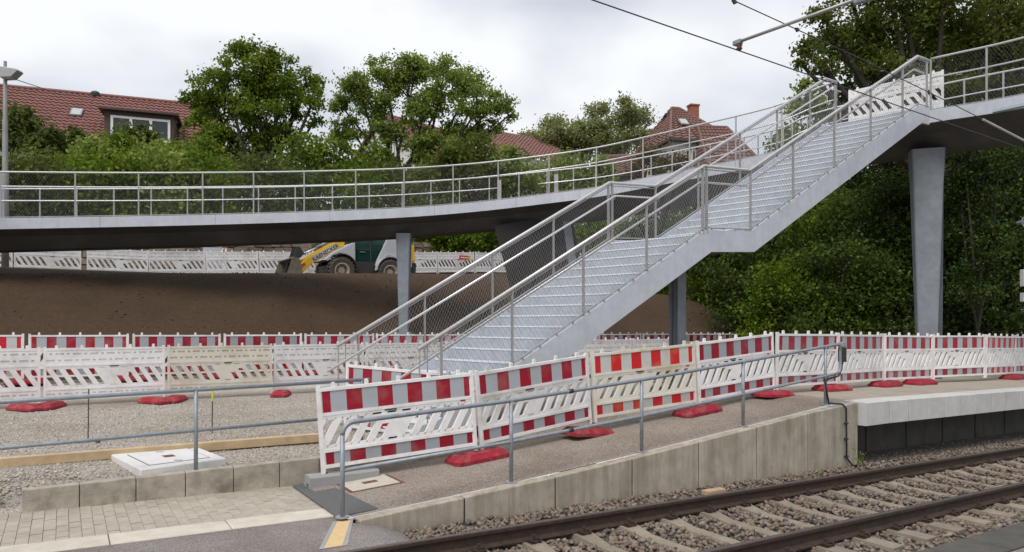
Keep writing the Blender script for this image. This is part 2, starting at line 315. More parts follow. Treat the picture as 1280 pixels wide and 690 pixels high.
M['loader_white'] = mat('loader_pale_grey', (.46, .475, .50), .4, var=.05, dirt=(.38, .34, .30), dscale=2.5, damt=.4)
M['loader_yellow'] = mat('loader_yellow', (.72, .42, .02), .4, var=.08, dirt=(.35, .24, .08), dscale=3, damt=.4)
M['tyre'] = mat('dusty_tyre', (.085, .07, .058), .9, var=.3, scale=12)
M['rim'] = mat('dusty_rim', (.40, .34, .27), .7, var=.25, scale=8)
M['bucket'] = mat('worn_bucket', (.22, .19, .155), .65, metal=.3, var=.35, scale=5, dirt=(.12, .09, .06), dscale=2)
def glass(name, col, rough=.05):
    m = bpy.data.materials.new(name); m.use_nodes = True; b = m.node_tree.nodes['Principled BSDF']
    b.inputs['Base Color'].default_value = (*col, 1); b.inputs['Roughness'].default_value = rough; b.inputs['Specular IOR Level'].default_value = .6
    MATS[name] = m; return m
M['glass'] = glass('window_glass', (.03, .035, .04))
M['cabglass'] = glass('green_cab_glass', (.012, .045, .038))
M['lampglass'] = glass('lamp_lens', (.45, .46, .45), .3)
M['shade'] = mat('pale_acrylic_bar', (.42, .52, .56), .3, var=.05)
M['text'] = mat('black_lettering', (.02, .02, .025), .6, var=.1)

# ------------------------------------------------------------------ ground
def interp(x, xs, ys): return float(np.interp(x, xs, ys))
def hramp(s): return interp(s, [-3, -1.0, 1.0, 3.0, 5.0, 7.0, 7.75, 40], [.0, .012, .175, .375, .60, .835, .885, 1.12])   # ramp / platform surface above the rail top
def zramp(s): return hramp(s) + TG * s
def vnoise(x, y, f, seed=0):
    x = x * f + seed * 17.3; y = y * f + seed * 9.1
    return (math.sin(x * 1.7 + 1.3 * math.sin(y * 1.1)) + math.sin(y * 1.9 + 1.7 * math.sin(x * .8 + 2)) + .5 * math.sin(2.9 * x - 2.3 * y)) / 2.5
def ground_z(s, n):
    g0 = interp(s, [-60, -6, -.7, 2, 3.7, 7.5, 20, 40], [.28, .30, .31, .31, .34, .64, .45, .3]) - .02
    if s < -3.5 and n < 3.6: g0 = lerp(g0, TG * s - .02, 1 - smooth(2.8, 3.4, n))
    right = smooth(15, 26, s)
    crest = interp(s, [-12, -4, 3, 10, 14], [3.42, 3.50, 3.78, 4.02, 3.95])
    terr = 3.72 + (max(0, s + 1) * .032) * smooth(22.6, 24.2, n) + .02 * max(0, s)
    z = interp(n, [2.6, 9.6, 13.4, 14.6, 15.3], [g0, .45, .60, .80, 1.05])
    if n > 15.3:
        heap = lerp(1.05, crest, smooth(14.6, 19.6, n) ** .9)
        heap += random.uniform(-.022, .022) * (1 - smooth(18.8, 19.6, n)); heap += .16 * vnoise(s, n, .55) * smooth(15.3, 16.5, n) * (1 - smooth(18.2, 19.4, n)) + .05 * vnoise(s, n, 1.9, 3) * (1 - smooth(18.6, 19.6, n))
        heap += .35 * math.exp(-((n - 16.4) / 1.1) ** 2 - ((s - 3) / 5.5) ** 2)
        if n > 19.6: heap = lerp(crest, terr, smooth(19.6, 20.6, n))
        z = heap
    if n > 27: z = lerp(z, 5.6 + .03 * max(-10, min(s, 20)), smooth(27.0, 27.3, n)) + .045 * min(n - 27, 60)
    flat = interp(n, [2.6, 9.6, 14, 20, 30, 60], [g0, .55, .65, 1.1, 2.2, 4.5]) + .06 * vnoise(s, n, .6)
    bank = 2.6 * math.exp(-((n - 17.5) / 2.6) ** 2) * (1 - smooth(20.0, 26.5, s))
    return lerp(z, max(flat, flat + bank), right)
ss = [-900, -300, -120, -60, -35, -22] + list(np.arange(-16, 34, .4)) + [36, 40, 48, 60, 90, 150, 400, 1200]
nn = [2.80, 2.95] + list(np.arange(3.3, 15, .55)) + list(np.arange(15.1, 21, .22)) + list(np.arange(21.4, 26.9, .6)) + [26.95, 27.15, 27.35] + list(np.arange(28, 40, 1.5)) + [44, 52, 65, 90, 150, 400, 1200]
gv = [SA(s, n, ground_z(s, n)) for n in nn for s in ss]; W_ = len(ss)
mats_idx = []
gf = []
for j in range(len(nn) - 1):
    for i in range(W_ - 1):
        gf.append((j * W_ + i, j * W_ + i + 1, (j + 1) * W_ + i + 1, (j + 1) * W_ + i))
        s, n = ss[i], nn[j]
        if n < 13.6 and s < 9: k = 0
        elif n < 27 and s < 23.5 - .25 * abs(n - 17): k = 1
        else: k = 2
        mats_idx.append(k)
g = MB(); g.v = [tuple(p) for p in gv]; g.f = gf
go = g.build('ground', M['gravel'], kind='structure', smooth=True)
go.data.materials.append(M['soil']); go.data.materials.append(M['forest_floor']); go.data.polygons.foreach_set('material_index', mats_idx)
go['label'] = 'gravel yard, bare brown earth bank and grassy ground behind the platform'
# low ground on the camera side of the track
b = MB(); b.add([S(-900, -900, -.42), S(1200, -900, -.42), S(1200, 2.7, -.42), S(-900, 2.7, -.42)], [(0, 1, 2, 3)])
b.v = [(x, y, max(-4, min(z, .2))) for x, y, z in b.v]
b.v = [tuple(SA(-900, -900, -.9)), tuple(SA(1200, -900, -.9)), tuple(SA(1200, 2.7, -.9)), tuple(SA(-900, 2.7, -.9))]
b.build('trackside_ground', M['ballast_bed'], kind='structure')['label'] = 'dark ground beneath the trackbed'

# ------------------------------------------------------------------ ballast bed and loose stones
b = MB(); sl = list(np.arange(-3, 34, .5)); nl = [-2.4, -2.25, -1.9, -1.5, -.75, 0, .5, .9, 1.55]
hb = {-2.25: -.2, -2.4: -.2, -1.9: -.2, -1.5: -.215, -.75: -.225, 0: -.215, .5: -.17, .9: -.16, 1.55: -.16}
for n in nl:
    for s in sl: b.v.append(tuple(S(s, n, hb[n])))
k = len(sl)
b.f = [(j * k + i, j * k + i + 1, (j + 1) * k + i + 1, (j + 1) * k + i) for j in range(len(nl) - 1) for i in range(k - 1)]
b.build('ballast_bed', M['ballast_bed'], kind='structure')['label'] = 'flat bed of packed ballast under the track'

ICO = np.array([(0, -.526, .851), (0, .526, .851), (0, -.526, -.851), (0, .526, -.851), (-.526, .851, 0), (.526, .851, 0), (-.526, -.851, 0), (.526, -.851, 0), (.851, 0, .526), (.851, 0, -.526), (-.851, 0, .526), (-.851, 0, -.526)])
ICF = np.array([(0, 8, 1), (0, 1, 10), (0, 10, 6), (0, 6, 7), (0, 7, 8), (8, 7, 9), (8, 9, 5), (8, 5, 1), (1, 5, 4), (1, 4, 10), (10, 4, 11), (10, 11, 6), (6, 11, 2), (6, 2, 7), (7, 2, 9), (3, 9, 2), (3, 2, 11), (3, 11, 4), (3, 4, 5), (3, 5, 9)])
def stones(name, pts, sizes, material, label, cat, flat=.75, kind='stuff'):
    n = len(pts); v = np.repeat(ICO[None], n, 0) * (1 + RNG.uniform(-.32, .32, (n, 12, 1)))
    v *= RNG.uniform(.65, 1.3, (n, 1, 3)) * np.array([1, 1, flat]); a = RNG.uniform(0, 6.28, n); c, s_ = np.cos(a), np.sin(a)
    tl = RNG.uniform(-.6, .6, n); x = v[..., 0] * c[:, None] - v[..., 1] * s_[:, None]; y = v[..., 0] * s_[:, None] + v[..., 1] * c[:, None]; z = v[..., 2] + x * np.sin(tl)[:, None]
    v = np.stack([x, y, z], -1) * sizes[:, None, None] + pts[:, None, :]
    f = (ICF[None] + (np.arange(n) * 12)[:, None, None]).reshape(-1, 3)
    me = bpy.data.meshes.new(name); me.vertices.add(n * 12); me.vertices.foreach_set('co', v.reshape(-1)); me.loops.add(len(f) * 3); me.loops.foreach_set('vertex_index', f.reshape(-1).astype(np.int32))
    me.polygons.add(len(f)); me.polygons.foreach_set('loop_start', np.arange(0, len(f) * 3, 3, dtype=np.int32)); me.update(); me.validate(); me.materials.append(material)
    o = link(name, me); tag(o, label, cat, None, kind); return o
def stone_mat(name, cols, dusty=.0):
    m = bpy.data.materials.new(name); m.use_nodes = True; N = m.node_tree.nodes; L = m.node_tree.links; b = N['Principled BSDF']; b.inputs['Roughness'].default_value = .9; b.inputs['Specular IOR Level'].default_value = .25
    g = N.new('ShaderNodeNewGeometry'); r = N.new('ShaderNodeValToRGB'); el = r.color_ramp.elements
    for i, c in enumerate(cols):
        e = el[i] if i < 2 else el.new(i / (len(cols) - 1)); e.position = i / (len(cols) - 1); e.color = (*c, 1)
    L.new(g.outputs['Random Per Island'], r.inputs['Fac'])
    n = N.new('ShaderNodeTexNoise'); n.inputs['Scale'].default_value = 40; n.inputs['Detail'].default_value = 4; L.new(g.outputs['Position'], n.inputs['Vector'])
    mr = N.new('ShaderNodeMapRange'); mr.inputs[3].default_value = .7; mr.inputs[4].default_value = 1.25; L.new(n.outputs['Fac'], mr.inputs[0]); hs = N.new('ShaderNodeHueSaturation'); L.new(mr.outputs[0], hs.inputs['Value']); L.new(r.outputs['Color'], hs.inputs['Color'])
    L.new(hs.outputs['Color'], b.inputs['Base Color']); return m
M['bstone'] = stone_mat('ballast_stones', [(.105, .085, .07), (.165, .135, .108), (.23, .19, .155), (.19, .13, .09), (.29, .245, .205), (.145, .118, .10), (.25, .18, .13)])
M['gstone'] = stone_mat('gravel_stones', [(.24, .21, .18), (.40, .36, .31), (.54, .50, .45), (.34, .28, .23), (.60, .57, .53)])
pts, sz = [], []
for _ in range(21000):
    s = -1.0 + 16.5 * (random.random() ** 1.25); n = random.uniform(-2.36, .83)
    if s < -.45 and n > -.02: continue
    h = -.200 + random.random() * .03
    q_ = ((s - .54) / .625) % 1.0
    if min(q_, 1 - q_) * .625 < random.uniform(.06, .115) and abs(n + .753) < 1.27: h -= .05
    elif min(q_, 1 - q_) * .625 < .15 and abs(n + .753) < 1.27: h -= .02
    if .1 < n: h += .035 * min(1, (n - .1) / .5)
    if abs(n) < .09 or abs(n + 1.5) < .09: h -= .03
    pts.append(S(s, n, h)); sz.append(random.choice((.018, .022, .026, .03, .034)))
stones('ballast_stones', np.array([tuple(p) for p in pts]), np.array(sz), M['bstone'], 'loose grey and brown ballast stones between the rails', 'ballast')
pts, sz = [], []
for _ in range(900):
    pts.append(S(random.uniform(7.7, 17), random.uniform(.3, 1.45) , -.15)); sz.append(random.uniform(.01, .025))
stones('scattered_stones', np.array([tuple(p) for p in pts]), np.array(sz), M['bstone'], 'small stones scattered under the platform overhang', 'gravel')
pts, sz = [], []
for _ in range(22000):
    s = random.uniform(-5.2, 2.2); n = 2.95 + 6.2 * random.random() ** 1.3
    pts.append(SA(s, n, ground_z(s, n) + .002)); sz.append(random.choice((.006, .008, .009, .011, .014, .018)))
stones('loose_gravel', np.array([tuple(p) for p in pts]), np.array(sz), M['gstone'], 'loose pale gravel strewn over the yard', 'gravel', .6)

pts, sz = [], []
for _ in range(2200):
    s = random.uniform(-9, 21); n = random.uniform(14.4, 19.7) if random.random() < .93 else random.uniform(19.4, 20.1)
    pts.append(SA(s, n, ground_z(s, n) + .005)); sz.append(random.choice((.008, .010, .012, .015, .018, .024, .034)))
stones('soil_clods', np.array([tuple(p) for p in pts]), np.array(sz), M['clod'], 'loose clods of brown earth on the bank', 'soil clods', .55)
# ------------------------------------------------------------------ railway track
track = thing('railway_track', S(3, -.75, -.2), 'single railway track on concrete sleepers beside the platform', 'railway track')
prof = [(-.07, -.16), (.07, -.16), (.07, -.150), (.012, -.128), (.009, -.045), (.036, -.034), (.036, -.006), (.028, 0), (-.028, 0), (-.036, -.006), (-.036, -.034), (-.009, -.045), (-.012, -.128), (-.07, -.150)]
for n0 in (0, -1.507):
    b = MB(); b.prism([S(-6, n0 + a, c) for a, c in prof], S(40, n0) - S(-6, n0)); r = b.build('rail', M['rail_rust'], track)
    b = MB(); b.prism([S(-6, n0 + a, c) for a, c in ((-.027, .0005), (.027, .0005), (.022, .003), (-.022, .003))], S(40, n0) - S(-6, n0)); b.build('running_surface', M['rail_top'], r)
SL0, SLD = .54, .625
def sleeper_mesh():
    b = MB(); xs = [-1.25, -.95, -.6, -.35, .35, .6, .95, 1.25]; tz = [0, .0, 0, -.035, -.035, 0, 0, 0]; tw = [.10, .10, .10, .075, .075, .10, .10, .10]; bw = [.14] * 8
    for x, z, t, w_ in zip(xs, tz, tw, bw): b.v += [(-w_, x, -.22), (w_, x, -.22), (t, x, z), (-t, x, z)]
    for i in range(7):
        for q in range(4): a = i * 4 + q; c = i * 4 + (q + 1) % 4; b.f.append((a, c, c + 4, a + 4))
    b.f += [(3, 2, 1, 0), (28, 29, 30, 31)]; return b.mesh('sleeper', M['sleeper'])
def clip_mesh():
    b = MB(); b.box(-.06, .06, -.05, .05, 0, .02); b.box(-.045, .045, -.022, .022, .02, .042); b.lathe([(0, .075), (.02, .075), (.02, .042), (0, .042)], Matrix.Identity(4), 6)
    b.path([(-.05, -.02, .03), (-.06, .045, .035), (-.03, .06, .025)], .009, 5); b.path([(.05, -.02, .03), (.06, .045, .035), (.03, .06, .025)], .009, 5); return b.mesh('rail_clip', M['rail_rust'])
sm, cm = sleeper_mesh(), clip_mesh()
grade = math.atan(TG)
for k in range(-4, 28):
    s = SL0 + k * SLD
    if k < -1: continue
    o = link('sleeper', sm, track); p = S(s, -.753, -.158) - track.location; o.location = p
    o.rotation_euler = (0, 0, ANG + random.uniform(-.008, .008))
    for n0 in (0, -1.507):
        for sd_ in (-1, 1):
            c = link('rail_clip', cm, o); c.location = (0, n0 + .753 + sd_ * .115, .0); c.rotation_euler = (0, 0, 0 if sd_ > 0 else math.pi)
# slab of the opposite platform edge, joints recessed
opp = struct('opposite_platform_edge')
tag(opp, 'dark concrete edge slabs on the near side of the track')
for i in range(8):
    s0 = 1.2 + i * 1.5; b = MB(); b.prism([S(s0 + .006, -2.36, -.05), S(s0 + 1.494, -2.36, -.05), S(s0 + 1.494, -2.78, -.05), S(s0 + .006, -2.78, -.05)], (0, 0, -.3))
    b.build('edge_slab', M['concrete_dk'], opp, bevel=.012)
b = MB(); b.prism([S(-6, -2.8, -.06), S(40, -2.8, -.06), S(40, -9, -.06), S(-6, -9, -.06)], (0, 0, -.3)); b.build('near_path', M['asphalt'], kind='structure')['label'] = 'asphalt strip behind the near edge slabs'

# ------------------------------------------------------------------ level crossing, pavement, kerbs
b = MB(); b.prism([S(-30, .06, -.012), S(-.95, .06, -.012), S(-.62, .06, -.14), S(-.62, .85, -.10), S(-.95, .95, -.008), S(-.95, 1.165, -.006), S(-30, 1.165, -.006)][::1], (0, 0, -.25))
b = MB()
cr = [(-30, .06, -.012), (-.95, .06, -.012), (-.95, .84, -.006), (-.95, 1.16, -.004), (-30, 1.16, -.004), (-30, .84, -.006)]
b.add([S(*c) for c in cr], [(0, 1, 2, 5), (5, 2, 3, 4)])
b.add([S(-.95, .06, -.012), S(-.95, .84, -.006), S(-.42, .80, -.17), S(-.55, .06, -.17), S(-.78, .06, -.05), S(-.72, .82, -.045)], [(0, 4, 5, 1), (4, 3, 2, 5), (1, 5, 2)])
b.add([S(-30, .06, -.012), S(-.95, .06, -.012), S(-.95, .06, -.2), S(-30, .06, -.2), S(-.78, .06, -.05), S(-.55, .06, -.2)], [(0, 3, 2, 1), (1, 2, 5, 4)])
b.build('crossing_asphalt', M['asphalt'], kind='structure')['label'] = 'grey asphalt of the level crossing up to the rail'
b = MB(); b.add([S(-30, -1.44, -.015), S(-1.6, -1.44, -.015), S(-1.6, -.06, -.015), S(-30, -.06, -.015)], [(0, 1, 2, 3)]); b.prism([S(-1.6, -1.44, -.016), S(-1.6, -.06, -.016), S(-1.45, -.06, -.17), S(-1.45, -1.44, -.17)], TH * -.1); b.build('crossing_slab', M['asphalt'], kind='structure')['label'] = 'crossing surface between the rails'
# tactile strip
o = MB().prism([S(-1.07, .97, .0), S(-.935, .97, .0), S(-1.285, .20, -.004), S(-1.45, .20, -.004)][::-1], (0, 0, -.02)).build('tactile_strip', M['yellow'], label='faded yellow guide strip in the asphalt beside the rail', cat='guide strip')
o = MB().add([S(-1.11, .99, -.001), S(-.90, .99, -.001), S(-1.24, .19, -.0065), S(-1.50, .19, -.0065)], [(0, 3, 2, 1)]).build('strip_bed', M['block'], kind='structure')
o['label'] = 'grey mortar bed around the yellow guide strip'
MB().add([S(-.915, .93, .004), S(-.85, .92, .004), S(-.83, .985, .004), S(-.90, 1.0, .004)], [(0, 1, 2, 3)]).build('survey_mark', M['paint_pink'], label='pink paint mark on the asphalt by the ramp wall', cat='paint mark')
# cream kerb stones
walk = struct('sidewalk'); walk['label'] = 'beige block paving with a cream kerb line'
b = MB(); b.add([S(-30, 1.5, -.03), S(-.9, 1.5, -.03), S(-.9, 2.8, -.03), S(-30, 2.8, -.03)], [(0, 1, 2, 3)]); b.build('sand_bed', M['joint'], walk)
me = MB().box(.004, .996, .004, .356, -.12, 0).mesh('kerb_stone', M['cream'])
for i in range(9):
    s0 = -1.02 - (i + 1) * 1.0; o = link('kerb_stone', me, walk); o.location = S(s0, 1.165, .002 + random.uniform(-.002, .002)); o.rotation_euler = (0, -grade, ANG)
    md = o.modifiers.new('bevel', 'BEVEL'); md.width = .006; md.segments = 1
pm = MB().box(.0035, .1965, .002, .0985, -.06, 0).mesh('paver', M['paver'])
row, npv = 0, 0
n = 1.53
PW, PL = .1, .2
for ci in range(48):                       # courses run across the pavement
    s0 = -1.02 - (ci + 1) * PW
    off = .1 if ci % 2 else 0.0
    n = 1.525 - off
    while n < 2.80:
        n1 = min(n + PL, 2.82); n0 = max(n, 1.525)
        if n1 - n0 > .03 and npv < 330:
            o = link('paver', pm, walk); o.location = S(s0, n0, random.uniform(-.003, .002)); o.rotation_euler = (random.uniform(-.006, .006), random.uniform(-.006, .006), ANG + math.pi / 2)
            o.location = S(s0 + PW, n0, random.uniform(-.003, .002)); o.scale = ((n1 - n0) / PL, 1, 1); npv += 1
        n += PL
b = MB(); b.prism([S(-1.08, 1.16, .0), S(-.90, 1.16, .0), S(-.88, 2.62, .0), S(-1.06, 2.62, .0)], (0, 0, -.04))
b = MB(); nl_ = [1.06, 1.4, 1.75, 2.1, 2.45, 2.70]
for n_ in nl_:
    for t_ in (0, .33, .66, 1): s_ = lerp(-1.05, -.60 - .06 * (n_ - 1), t_); b.v.append(tuple(S(s_, n_, hramp(s_) + .007)))
b.f = [(4 * i + k, 4 * i + k + 1, 4 * i + k + 5, 4 * i + k + 4) for i in range(5) for k in range(3)]
b.build('asphalt_patch', M['asphalt_dk'], kind='structure')['label'] = 'dark asphalt band across the foot of the ramp'
# kerb wall of concrete blocks between pavement and gravel yard
kw = thing('kerb_wall', S(-2, 2.85, 0), 'low stained concrete block wall holding back the gravel', 'wall')
edges = [-3.72, -3.22, -2.70, -2.21, -1.70, -1.18, -.70]
for i in range(6):
    s0, s1 = edges[i] + .004, edges[i + 1] - .004; h0 = .224 + .09 * (edges[i] + 3.72) / 3; h1 = .224 + .09 * (edges[i + 1] + 3.72) / 3
    b = MB(); b.prism([S(s0, 2.75, -.1), S(s1, 2.75, -.1), S(s1, 2.75, h1), S(s0, 2.75, h0)], NH * .13); b.build('concrete_block', M['concrete_kerb'], kw, bevel=.008)
for i in range(6):
    s0, s1 = -.696 + i * .75, .046 + i * .75; h0, h1 = [max(hramp(q) - .03, .33 - TG * q * .9) for q in (s0, s1)]
    b = MB(); b.prism([S(s0, 2.76, -.1), S(s1, 2.76, -.1), S(s1, 2.76, h1), S(s0, 2.76, h0)], NH * .13); b.build('concrete_block', M['concrete_kerb'], kw, bevel=.008)
b = MB(); b.prism([S(-3.70, 2.772, -.2), S(3.7, 2.772, -.2), S(3.7, 2.772, .30), S(-.7, 2.772, .285), S(-3.70, 2.772, .20)], NH * .09); b.build('core', M['mortar'], kw)
# a little soil edge left of the wall

# ------------------------------------------------------------------ ramp, its wall, the platform
b = MB(); sl = [-.92] + list(np.arange(-.6, 7.76, .4)) + [7.75]
for s in sl: b.v += [tuple(S(s, .98, hramp(s))), tuple(S(s, 2.755, hramp(s) + .01))]
b.f = [(2 * i, 2 * i + 2, 2 * i + 3, 2 * i + 1) for i in range(len(sl) - 1)]
b.build('ramp_path', M['ramp'], kind='structure')['label'] = 'brown exposed aggregate ramp rising to the platform'
rw = thing('retaining_wall', S(3, .9, -.2), 'stained grey concrete panel wall carrying the ramp beside the track', 'wall')
ed = [-.9, .29, 1.5, 2.7, 3.9, 5.1, 6.3, 7.62]
for i in range(7):
    s0, s1 = ed[i] + .009, ed[i + 1] - .009
    b = MB(); b.prism([S(s0, .83, -.35), S(s1, .83, -.35), S(s1, .83, hramp(s1) - .004), S(s0, .83, hramp(s0) - .004)], NH * .155); b.build('wall_panel', M['concrete'], rw, bevel=.012)
b = MB()
for s0 in ed[1:-1]: b.prism([S(s0 - .02, .845, -.35), S(s0 + .02, .845, -.35), S(s0 + .02, .845, hramp(s0) - .02), S(s0 - .02, .845, hramp(s0) - .02)], NH * .1)
b.build('joint_filler', M['dark'], rw)
pf = struct('platform'); pf['label'] = 'railway platform with pale concrete edge blocks'
sl = [7.62] + list(np.arange(8, 40, 1.0)); b = MB()
for s in sl: b.v += [tuple(S(s, 1.095, hramp(s))), tuple(S(s, 3.4, hramp(s) + .012)), tuple(S(s, 6.0, hramp(s) + .0))]
b.f = [(3 * i + j, 3 * i + 3 + j, 3 * i + 4 + j, 3 * i + 1 + j) for i in range(len(sl) - 1) for j in (0, 1)]
b.build('surface', M['platform'], pf)
s0 = 7.62
for i in range(40):
    s1 = s0 + (.70 if i == 0 else .602)
    b = MB(); ha, hb_ = hramp(s0) + .004, hramp(s1) + .004
    poly = [S(s0 + .012, .70, ha - .385), S(s0 + .012, .70, ha - .012), S(s0 + .012, .712, ha), S(s0 + .012, 1.09, ha), S(s0 + .012, 1.09, ha - .39)]
    b.prism(poly, S(s1 - .012, 0, hb_) - S(s0 + .012, 0, ha)); b.build('edge_block', M['concrete_lt'], pf, bevel=.006); s0 = s1
b = MB(); b.prism([S(7.65, .735, .60), S(32, .735, 1.14), S(32, .735, .76), S(7.65, .735, .52)], NH * .36)
b = MB()
for k in range(1, 40): s_ = 7.62 + .70 + .602 * (k - 1); b.prism([S(s_ - .02, .725, hramp(s_) - .375), S(s_ + .02, .725, hramp(s_) - .375), S(s_ + .02, .725, hramp(s_) - .012), S(s_ - .02, .725, hramp(s_) - .012)], NH * .3)
b.build('joint_filler', M['dark'], pf)
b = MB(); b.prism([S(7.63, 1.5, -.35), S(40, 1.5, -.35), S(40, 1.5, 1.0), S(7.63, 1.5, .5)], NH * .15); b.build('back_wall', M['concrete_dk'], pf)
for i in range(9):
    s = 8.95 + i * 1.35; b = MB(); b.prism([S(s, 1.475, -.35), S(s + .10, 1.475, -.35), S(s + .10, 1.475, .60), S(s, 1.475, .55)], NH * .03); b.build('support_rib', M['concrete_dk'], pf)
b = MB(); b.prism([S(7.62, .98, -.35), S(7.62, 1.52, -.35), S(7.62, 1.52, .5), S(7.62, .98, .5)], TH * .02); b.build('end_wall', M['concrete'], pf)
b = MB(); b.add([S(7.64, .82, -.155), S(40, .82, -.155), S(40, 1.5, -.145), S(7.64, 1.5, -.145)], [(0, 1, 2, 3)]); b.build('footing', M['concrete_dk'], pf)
# manhole in the ramp
mh = thing('manhole_cover', S(-.25, 2.3, hramp(-.25)), 'flat concrete manhole lid with rusty frame set in the ramp', 'manhole')
def rampq(s0, s1, n0, n1, dz): return [S(s0, n0, hramp(s0) + dz), S(s1, n0, hramp(s1) + dz), S(s1, n1, hramp(s1) + dz), S(s0, n1, hramp(s0) + dz)]
MB().prism(rampq(-.62, .05, 1.86, 2.48, .008), (0, 0, -.03)).build('frame', M['rust'], mh)
MB().prism(rampq(-.575, .005, 1.905, 2.435, .012), (0, 0, -.03)).build('lid', M['cream'], mh)
MB().prism(rampq(-.36, -.18, 2.12, 2.22, .0145), (0, 0, -.01)).build('handle_recess', M['rust'], mh)

# ------------------------------------------------------------------ barriers
def clip_poly(poly, x0, x1):
    for lim, sgn in ((x0, 1), (x1, -1)):
        outp = []
        for i in range(len(poly)):
            a, c = poly[i], poly[(i + 1) % len(poly)]; ia, ic = sgn * (a[0] - lim) >= 0, sgn * (c[0] - lim) >= 0
            if ia: outp.append(a)
            if ia != ic: t = (lim - a[0]) / (c[0] - a[0]); outp.append((lim, a[1] + t * (c[1] - a[1])))
        poly = outp
        if len(poly) < 3: return []
    return poly
def panel_body():
    b = MB(); L = 2.0
    for x in (0.0, 1.955): b.box(x, x + .045, -.025, .025, -.03, 1.03)
    b.box(.045, 1.955, -.028, .028, .962, 1.0); b.box(.045, 1.955, -.028, .028, .665, .70); b.box(.045, 1.955, -.022, .022, .635, .665)
    b.box(.045, 1.955, -.028, .028, .225, .26); b.box(.045, 1.955, -.022, .022, .26, .285); b.box(.045, 1.955, -.028, .028, .035, .075)
    b.box(.045, 1.955, -.012, .0, .70, .962); b.box(.045, 1.955, -.012, .0, .075, .225)
    for x in (.2, .6, 1.0, 1.4, 1.8): b.box(x - .022, x + .022, -.018, .018, 1.0, 1.05); b.box(x - .017, x + .017, -.014, .014, 1.05, 1.062)
    # slanted slats in the middle field, wide web in the centre
    zb, zt, sh = .285, .635, .21
    PT, SWD = .186, .098
    xs = [-.20 + PT * i for i in range(13)]
    def slat(x, w_, z0=zb, z1=zt):
        k0, k1 = (z0 - zb) / (zt - zb) * sh, (z1 - zb) / (zt - zb) * sh
        q = clip_poly([(x + k0, z0), (x + w_ + k0, z0), (x + w_ + k1, z1), (x + k1, z1)], .045, 1.955)
        if q: b.prism([(c[0], -.02, c[1]) for c in q], (0, .04, 0))
    for i, x in enumerate(xs):
        slat(x, SWD + (PT - SWD if i == 5 else 0))
        if i == 4: slat(x + SWD, PT - SWD, zb + .20, zt)
        if i == 3: slat(x + SWD, PT - SWD, zb + .24, zt)
        slat(x + SWD * .9, PT - SWD * .8, zb, zb + .022); slat(x + SWD * .9, PT - SWD * .8, zt - .022, zt)
    # back of the upper field: two rows of moulded recesses, one row in the lower field
    def rows(z0, z1, zr, h, n, ph):
        b.box(.045, 1.955, .0, .022, z0, zr - h / 2); 
        x = .045; pitch = 1.91 / n
        for i in range(n):
            c = .045 + pitch * (i + .5); w_ = .062 if (i + ph) % 2 else .02
            b.box(x, c - w_, .0, .022, zr - h / 2, zr + h / 2); x = c + w_
        b.box(x, 1.955, .0, .022, zr - h / 2, zr + h / 2); b.box(.045, 1.955, .0, .022, zr + h / 2, z1)
    rows(.70, .83, .775, .034, 14, 0); rows(.83, .962, .895, .034, 14, 1); rows(.075, .225, .155, .03, 14, 0)
    return b
PB = panel_body()
PM = {k: PB.mesh('panel_frame', M[k]) for k in ('plastic', 'plastic_old', 'plastic_cream')}
band1 = MB().box(.06, 1.94, -.0165, -.0125, .705, .957); band2 = MB().box(.06, 1.94, -.0165, -.0125, .08, .22)
BM = {k: (band1.mesh('reflective_band', M[k]), band2.mesh('reflective_band', M[k])) for k in ('stripe', 'stripe_bright', 'stripe_old')}
STK = MB().box(1.80, 1.87, -.0235, -.0222, .640, .662).mesh('sticker', M['sticker'])
HAND = MB().box(.80, .95, -.0295, .0295, .645, .66).mesh('grip_slot', M['dark'])
def panel(p, q, label, group, body='plastic', band='stripe', flip=False, sticker=True):
    """one barrier panel from base point p to base point q (front towards the right of p->q turned clockwise)"""
    p, q = Vector(p), Vector(q)
    if flip: p, q = q, p
    d = q - p; yaw = math.atan2(d.y, d.x); pit = math.atan2(d.z, math.hypot(d.x, d.y))
    o = thing('construction_barrier', p, label, 'barrier', group); o.rotation_euler = (random.uniform(-.022, .022), -pit + random.uniform(-.003, .003), yaw); o.scale = (d.length / 2.0 * .992, 1, 1)
    f = link('panel_frame', PM[body], o)
    for m_ in BM[band]: link('reflective_band', m_, o)
    if sticker: link('sticker', STK, o)
    link('grip_slot', HAND, f)
    return o
def foot_mesh(l=.82, w_=.42, h=.11):
    b = MB(); i = .07
    lo = [(-l / 2, -w_ / 2 + .06), (-l / 2 + .06, -w_ / 2), (l / 2 - .06, -w_ / 2), (l / 2, -w_ / 2 + .06), (l / 2, w_ / 2 - .06), (l / 2 - .06, w_ / 2), (-l / 2 + .06, w_ / 2), (-l / 2, w_ / 2 - .06)]
    n = 8
    v = [(x, y, 0) for x, y in lo] + [(x, y, h * .4) for x, y in lo] + [(x * .80, y * .74, h) for x, y in lo]
    f = [tuple(range(7, -1, -1)), tuple(range(16, 24))] + [(a + i, a + (i + 1) % 8, a + 8 + (i + 1) % 8, a + 8 + i) for a in (0, 8) for i in range(8)]
    b.add(v, f); return b.mesh('foot_body', M['redfoot'])
FT = foot_mesh(); 
_fh = MB()
_fh.box(-.045, .045, -.035, .035, .105, .1115)
FH = _fh.mesh('socket', M['dark'])
_fg = MB(); _fg.box(-.33, -.24, -.16, -.1475, .02, .07); FG = _fg.mesh('grip', M['dark'])
def foot(p, yaw, label, group, pit=0):
    o = thing('rubber_weight', p, label, 'barrier foot', group); o.rotation_euler = (0, -pit, yaw)
    if group == 'yard feet': o.scale = (.82, .82, .9)
    fb = link('foot_body', FT, o); 
    for x in (-.24, .0, .24): k_ = link('socket', FH, o); k_.location = (x, 0, 0)
    return o

